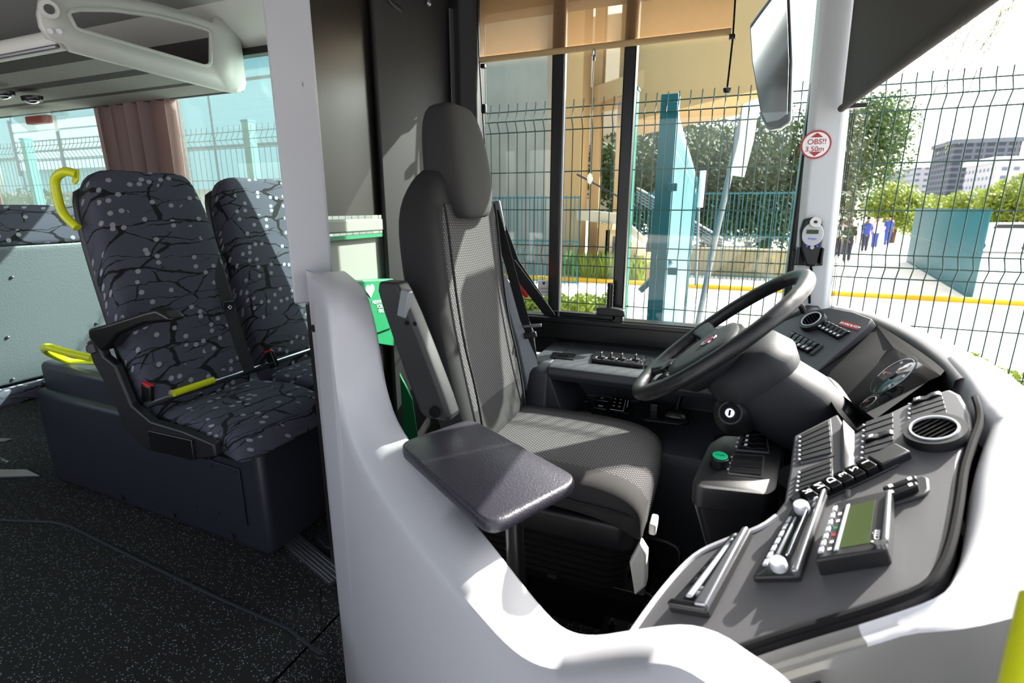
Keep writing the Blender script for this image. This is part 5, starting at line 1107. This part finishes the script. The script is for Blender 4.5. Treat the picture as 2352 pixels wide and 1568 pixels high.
bm = BM(); prism(bm, [V((-4.3, 17.6, 4.5)), V((b.x, b.y+.6, 4.6)), V((b.x, b.y+4, 4.6)), V((-9.5, 22, 4.5))], (0, 0, .5)); obj('roof_slab', bm, 'beige_concrete', bd)
st_ = thing('outdoor_stairs', 'concrete stairs with pale parapet beside the building', 'stairs', at(1440, 610, Z=G))
bm = BM(); prism(bm, [at(x, y, Y=16.5) for x, y in ((1325, 480), (1420, 490), (1478, 545), (1478, 560), (1415, 515), (1325, 505))], (0, .2, 0)); obj('parapet', bm, 'render_wall', st_)
for i in range(7):
    bm = BM(); c = at(1400+i*15, 512+i*14, Y=17); box(bm, V((c.x, 17, (c.z+G)/2)), (.35, 1.4, max(.1, c.z-G))); obj('step', bm, 'beige_concrete', st_)
bm = BM(); tube(bm, [at(1325, 400, Y=16.4), at(1400, 440, Y=16.4), at(1480, 485, Y=16.4)], .03, 6); obj('handrail', bm, 'cloth_dark', st_)
rp_ = thing('ramp', 'slatted timber ramp rising behind the gate', 'ramp', at(1620, 570, Z=G))
bm = BM()
for i in range(5): prism(bm, [at(1462, 430+i*7, Y=19), at(1660, 548+i*7, Y=19), at(1660, 552+i*7, Y=19), at(1462, 434+i*7, Y=19)], (0, .8, 0))
o = obj('slats', bm, 'metal_grey', rp_)
pl_ = thing('planter_wall', 'low pale retaining wall behind the far green fence', 'wall', at(1740, 560, Z=G))
bm = BM(); a, b = at(1600, 475, Y=18.5), at(1830, 475, Y=18.5); box(bm, ((a.x+b.x)/2, 18.6, G+.45), (b.x-a.x, .3, .9)); obj('wall_body', bm, 'beige_concrete', pl_)
# second fence far away
def far_fence(x0, y0, x1, y1, z1, label, step=.12, m='teal_paint'):
    t = thing('far_fence', label, 'fence', (x0, y0, G)); A, B = V((x0, y0, 0)), V((x1, y1, 0)); n_ = int((B-A).length/step); bm = BM()
    for i in range(n_+1):
        p = A.lerp(B, i/n_); box(bm, (p.x, p.y, (G+z1)/2), (.025, .025, z1-G))
    q = obj('pickets', bm, m, t); q['kind'] = 'stuff'
    for z in (z1-.05, (z1+G)/2, G+.1):
        bm = BM(); tube(bm, [A+V((0, 0, z)), B+V((0, 0, z))], .02, 4); obj('fence_rail', bm, m, t)
    return t
a, b = at(1455, 475, Y=17.8), at(1850, 475, Y=17.8); far_fence(a.x, 17.8, b.x, 17.8, 1.75, 'green picket fence in front of the trees behind the gate')
a, b = at(1120, 475, Y=14.5), at(1330, 475, Y=14.5); far_fence(a.x, 14.5, b.x, 14.5, 1.6, 'green fence along the foot of the concrete column')
far_fence(6.9, 26.5, 5.6, 15.9, 1.25, 'teal slatted fence leading down the street ahead', .06)
# vegetation
def leaves(bm, c, r, n_, s, flat=1, drop=0):
    c = V(c)
    for i in range(n_):
        d = V((random.gauss(0, 1), random.gauss(0, 1), random.gauss(0, 1))).normalized(); rr = random.random()**.4
        p = c+V((d.x*r[0], d.y*r[1], d.z*r[2]))*rr
        u = V((random.uniform(-1, 1), random.uniform(-1, 1), random.uniform(-1, 1))).normalized(); v = u.orthogonal().normalized(); k = s*random.uniform(.6, 1.3)
        vs = [bm.verts.new(p+u*k), bm.verts.new(p+v*k*.5), bm.verts.new(p-u*k), bm.verts.new(p-v*k*.5)]; bm.faces.new(vs)
def tree(base, h, r, n_, s, m, label, blobs=7, group='trees outside the bus', rz=None):
    rz = rz or r
    base = V(base); t = thing('tree', label, 'tree', base, group)
    bm = BM(); tube(bm, [base, base+V((.1, 0, h*.35)), base+V((0, .1, h*.7))], lambda f: .22*(1-f*.6), 8)
    for i in range(4):
        a_ = i*1.7; tube(bm, [base+V((.1, 0, h*.35)), base+V((math.cos(a_)*r*.6, math.sin(a_)*r*.6, h*.7))], lambda f: .09*(1-f*.6), 6)
    obj('trunk', bm, 'bark', t)
    bm = BM(); leaves(bm, base+V((0, 0, h-rz*.95)), (r*.8, r*.8, rz*.85), n_//3, s*1.25)
    for i in range(blobs):
        a_ = i*2.4; q = .55+.25*random.random(); leaves(bm, base+V((math.cos(a_)*r*q, math.sin(a_)*r*q, h-rz*.95+random.uniform(-.7, .5)*rz)), (r*.5, r*.5, rz*.42), n_//blobs, s)
    obj('foliage', bm, m, t, ang=180); return t
g_ = lambda px, Y: at(px, 475, Y=Y)
for px, Y, h, r, m, l in ((1500, 24, 6.2, 3.0, 'leaf_dark', 'dark leafy tree between the mullion and the teal gate'), (1640, 28, 6.6, 3.2, 'leaf_dark', 'dark leafy tree right behind the teal gate'), (1770, 25, 6.4, 3.0, 'leaf_dark', 'dark leafy tree beside the side mirror')):
    p = g_(px, Y); tree((p.x, Y, G), h, r, 15000, .10, m, l, 14)
p = g_(1950, 30); tree((p.x, 30, G), 7.7, 2.0, 14000, .09, 'leaf_mid', 'tall rounded green tree right of the windscreen pillar', 12, rz=3.1)
p = g_(2060, 40); tree((p.x, 40, G), 3.9, 1.7, 4000, .12, 'leaf_light', 'low yellow-green tree beside the tall tree')
p = g_(2140, 60); tree((p.x, 60, G), 3.6, 2.1, 4000, .16, 'leaf_light', 'yellow-green tree crown below the pale distant building')
p = g_(2240, 55); tree((p.x, 55, G), 3.8, 2.1, 4000, .16, 'leaf_light', 'yellow-green tree crown below the dark distant building')
p = g_(2335, 42); tree((p.x, 42, G), 4.4, 2.0, 4000, .14, 'leaf_light', 'yellow-green tree at the right edge of the street')
def bush(x0, y0, x1, y1, h, label, n_=2500, m='leaf_light', s=.05):
    bm = BM(); A, B = V((x0, y0, G)), V((x1, y1, G)); k = max(3, int((B-A).length/.5))
    for i in range(k+1):
        p = A.lerp(B, i/k); leaves(bm, p+V((0, 0, h*.5)), (.35, .35, h*.55), n_//k, s)
    return tag(obj('hedge', bm, m, ang=180), label, 'hedge')
a, b = at(1215, 722, Z=G), at(1405, 722, Z=G); bush(a.x, a.y, b.x, b.y, .45, 'low green hedge below the sliding window', 2500)
a, b = at(2120, 850, Z=-.6), at(2460, 985, Z=-.6); bush(a.x, a.y, b.x, b.y, .65, 'bright green hedge outside the right corner of the windscreen', 5000, s=.035)
gr = thing('grass_bed', 'clumps of long green leaves in a bed at the foot of the building', 'plants', at(1400, 600, Z=G))
bm = BM()
for i in range(420):
    p = at(random.uniform(1295, 1490), 475, Y=random.uniform(15.7, 16.4)); p.z = G+.1; hh = random.uniform(.3, .85); d = V((random.uniform(-.35, .35), random.uniform(-.2, .2), 0)); w_ = V((.025, 0, 0))
    vs = [bm.verts.new(q) for q in (p-w_, p+w_, p+w_*.8+d*.5+V((0, 0, hh*.7)), p+d+V((0, 0, hh)), p-w_*.8+d*.5+V((0, 0, hh*.7)))]; bm.faces.new(vs)
o = obj('grass_blades', bm, 'leaf_light', gr, ang=180); o['kind'] = 'stuff'
# willow twigs hanging near the windscreen
wl = thing('willow_branches', 'thin hanging twigs with small leaves at the top right', 'branches', at(2280, 100, Y=6))
bm = BM(); lb = BM()
for i in range(26):
    px = random.uniform(2150, 2400); p = at(px, -40, Y=random.uniform(5.5, 8)); Ln = random.uniform(.3, 1.0)*(1 if px > 2230 else .55); q = [p]
    for j in range(6): q.append(q[-1]+V((-.035, random.uniform(-.03, .03), -Ln/6*1.3)))
    tube(bm, q, .0025, 4)
    for a_ in q[1:]:
        for k_ in range(6):
            c = a_+V((random.uniform(-.05, .05), random.uniform(-.05, .05), random.uniform(-.1, .1))); u = V((random.uniform(-.4, .1), random.uniform(-.3, .3), -1)).normalized()*.035; v = u.orthogonal().normalized()*.006
            lb.faces.new([lb.verts.new(z) for z in (c, c+u*.5+v, c+u, c+u*.5-v)])
obj('twigs', bm, 'bark', wl); o = obj('leaves', lb, 'leaf_light', wl, ang=180)
# distant buildings
def block(px0, px1, ytop, Y, dy, m, label, roof=None):
    a, b = at(px0, ytop, Y=Y), at(px1, ytop, Y=Y); t = thing('distant_building', label, 'building', (a.x, Y, G), 'distant buildings')
    bm = BM(); box(bm, ((a.x+b.x)/2, Y+dy/2, (G+a.z)/2), (b.x-a.x, dy, a.z-G)); obj('walls', bm, m, t)
    bm = BM(); box(bm, ((a.x+b.x)/2, Y+dy/2, a.z+.4), (b.x-a.x+1, dy+1, .8)); obj('roof_edge', bm, roof or 'building_grey', t); return t
block(2196, 2348, 330, 130, 12, 'facade_grey', 'big dark grey office block in the distance')
block(2108, 2190, 385, 150, 30, 'facade_white', 'pale apartment block left of the dark office block', 'building_white')
block(2290, 2420, 372, 110, 12, 'facade_white', 'white building in front of the dark office block at the right edge', 'building_white')
# glass building outside the passenger windows
gb_ = thing('glass_building', 'building with bluish glass front outside the passenger windows', 'building', (-12, 9, G))
bm = BM(); box(bm, (-13.5, 11.5, 5.2), (12, 5, 7)); obj('glass_front', bm, 'facade_teal', gb_)
bm = BM(); box(bm, (-14, 11.8, .4), (14, 5, 2.6)); obj('lower_wall', bm, 'render_wall', gb_)
for i in range(5):
    bm = BM(); a, b = at(40, 290+i*20, X=-15.0), at(262, 262+i*20, Y=8.6); box(bm, (-15.8, 8.7, 2.35+i*.24), (4.2, .05, .20)); obj('louvre', bm, 'building_white', gb_)
for x in (-17.9, -15.9, -13.8):
    bm = BM(); box(bm, (x, 8.66, 2.8), (.07, .05, 1.4)); obj('louvre_post', bm, 'cloth_dark', gb_)
p = at(70, 475, Y=6); tree((p.x, 6.2, G), 2.7, 1.0, 2500, .06, 'leaf_mid', 'small green tree outside the rear passenger window', 6)
# people
def person(base, h, label, top, leg, step=.12, arm=.1):
    base = V(base); s = h/1.75; t = thing('person', label, 'person', base, 'people walking down the street')
    me = bpy.data.meshes.new('body'); P = [(0, 0, .92), (0, 0, 1.15), (0, 0, 1.42), (0, 0, 1.52), (.0, -.01, 1.60), (0, -.01, 1.72), (.09, 0, .88), (.10, step, .48), (.10, step*.6, .08), (.10, step*.6-.14, .03), (-.09, 0, .88), (-.10, -step, .48), (-.10, -step*1.4, .08), (-.10, -step*1.4-.13, .03), (.19, 0, 1.40), (.24, arm, 1.12), (.25, arm*.3, .86), (.25, 0, .78), (-.19, 0, 1.40), (-.24, -arm, 1.12), (-.25, -arm*1.4, .86), (-.25, -arm*1.6, .78)]
    E_ = [(0, 1), (1, 2), (2, 3), (3, 4), (4, 5), (0, 6), (6, 7), (7, 8), (8, 9), (0, 10), (10, 11), (11, 12), (12, 13), (2, 14), (14, 15), (15, 16), (16, 17), (2, 18), (18, 19), (19, 20), (20, 21)]
    Rr = [.14, .13, .14, .055, .085, .08, .09, .06, .04, .04, .09, .06, .04, .04, .06, .042, .032, .03, .06, .042, .032, .03]
    me.from_pydata([tuple(base+V(p)*s) for p in P], E_, []); o = bpy.data.objects.new('body', me); COL.objects.link(o)
    o.modifiers.new('sk', 'SKIN'); 
    for v, r_ in zip(me.skin_vertices[0].data if me.skin_vertices else [], Rr): v.radius = (r_*s, r_*s*.85)
    o.modifiers.new('ss', 'SUBSURF').levels = 1; me.materials.append(MATS['skin']); put(o, t)
    def g(pts, rad, nm, m):
        bm = BM(); 
        for pp_ in pts: tube(bm, [base+V(q)*s for q in pp_], rad*s, 8)
        return obj(nm, bm, m, t)
    bm = BM(); loft(bm, [circ(base+V((0, 0, z))*s, V((1, 0, 0)), V((0, 1, 0)), a*s, b*s, 14, 2.6) for z, a, b in ((.86, .17, .13), (1.0, .165, .125), (1.2, .18, .13), (1.38, .20, .125), (1.47, .10, .08))]); obj('shirt', bm, top, t)
    for sx in (1, -1):
        bm = BM(); j = step*sx; tube(bm, [base+V(q)*s for q in ((.09*sx, 0, .92), (.10*sx, j, .48), (.10*sx, j*(.6 if sx > 0 else 1.4), .09))], lambda f: (.10-.04*f)*s, 10); obj('trouser_leg', bm, leg, t)
        bm = BM(); tube(bm, [base+V(q)*s for q in ((.18*sx, 0, 1.41), (.24*sx, arm*sx, 1.14))], .058*s, 8); obj('sleeve', bm, top, t)
    bm = BM(); ball(bm, base+V((0, .01, 1.685))*s, (.092*s, .10*s, .095*s), 10); obj('hair', bm, 'rubber', t)
for px, Y, l, a_, b_ in ((1938, 27, 'person in a white top and dark trousers, nearest the pillar', 'cloth_white', 'cloth_dark'), (1962, 25, 'person in dark clothes with a long stride', 'cloth_dark', 'cloth_dark'), (2000, 31, 'person in blue shirt in the middle of the group', 'cloth_blue', 'cloth_dark'), (2022, 34, 'person in pale top and blue trousers', 'cloth_white', 'cloth_blue'), (2050, 37, 'small distant person in blue at the right of the group', 'cloth_blue', 'cloth_blue')):
    q = at(px, 475, Y=Y); person((q.x, Y, G), 1.72, l, a_, b_)
# cars
def car(c, label, m='car_white', rot=0):
    c = V(c); t = thing('car', label, 'car', c, 'cars parked along the street'); M3 = Matrix.Rotation(rot, 3, 'Z')
    side = [(-2.1, .3), (-2.15, .75), (-1.9, .95), (-1.2, 1.0), (-.75, 1.42), (.7, 1.45), (1.35, 1.0), (2.0, .85), (2.15, .6), (2.1, .3)]
    bm = BM(); loft(bm, [[c+M3 @ V((x, y*(1 if z < 1.05 else .82), z)) for x, z in side] for y in (-.85, -.8, .8, .85)]); obj('body', bm, m, t, bevel=.06)
    for y in (-.78, .78):
        bm = BM(); prism(bm, [c+M3 @ V((x, y*.98+math.copysign(.02, y), z)) for x, z in ((-1.05, 1.03), (-.68, 1.36), (.62, 1.38), (1.15, 1.03))], (0, .02, 0)); obj('side_window', bm, 'car_glass', t)
        for x in (-1.35, 1.35):
            bm = BM(); p = c+M3 @ V((x, y+math.copysign(.04, y), .32)); d = M3 @ V((0, .1, 0)); cyl(bm, p-d, p+d, .32, k=20); obj('wheel', bm, 'rubber', t)
q = at(2325, 475, Y=34); car((q.x, 34, G), 'white car parked at the right edge of the street')
q = at(2290, 475, Y=44); car((q.x, 44, G), 'pale car behind the teal fence down the street', 'metal_grey')
q = at(1690, 475, Y=33); car((q.x, 33, G), 'white car behind the green picket fence', 'car_white', .4)
bm = BM(); box(bm, (20, -14, G+.004), (160, 32.4, .01)); struct('trim_10', bm, 'added_ground', label='unseen grey ground added under and beside the bus to cut bounced light')  # unseen ground added to lower the light bouncing into the bus

gr_ = thing('grab_rail', 'yellow grab rail by the entrance at the bottom right corner', 'handrail', at(2340, 1540, Y=.45))
bm = BM(); tube(bm, [at(2400, 1380, Y=.50), at(2374, 1500, Y=.47), at(2345, 1640, Y=.44)], .016, 12, smooth=4); obj('rail_tube', bm, 'yellow_paint', gr_)
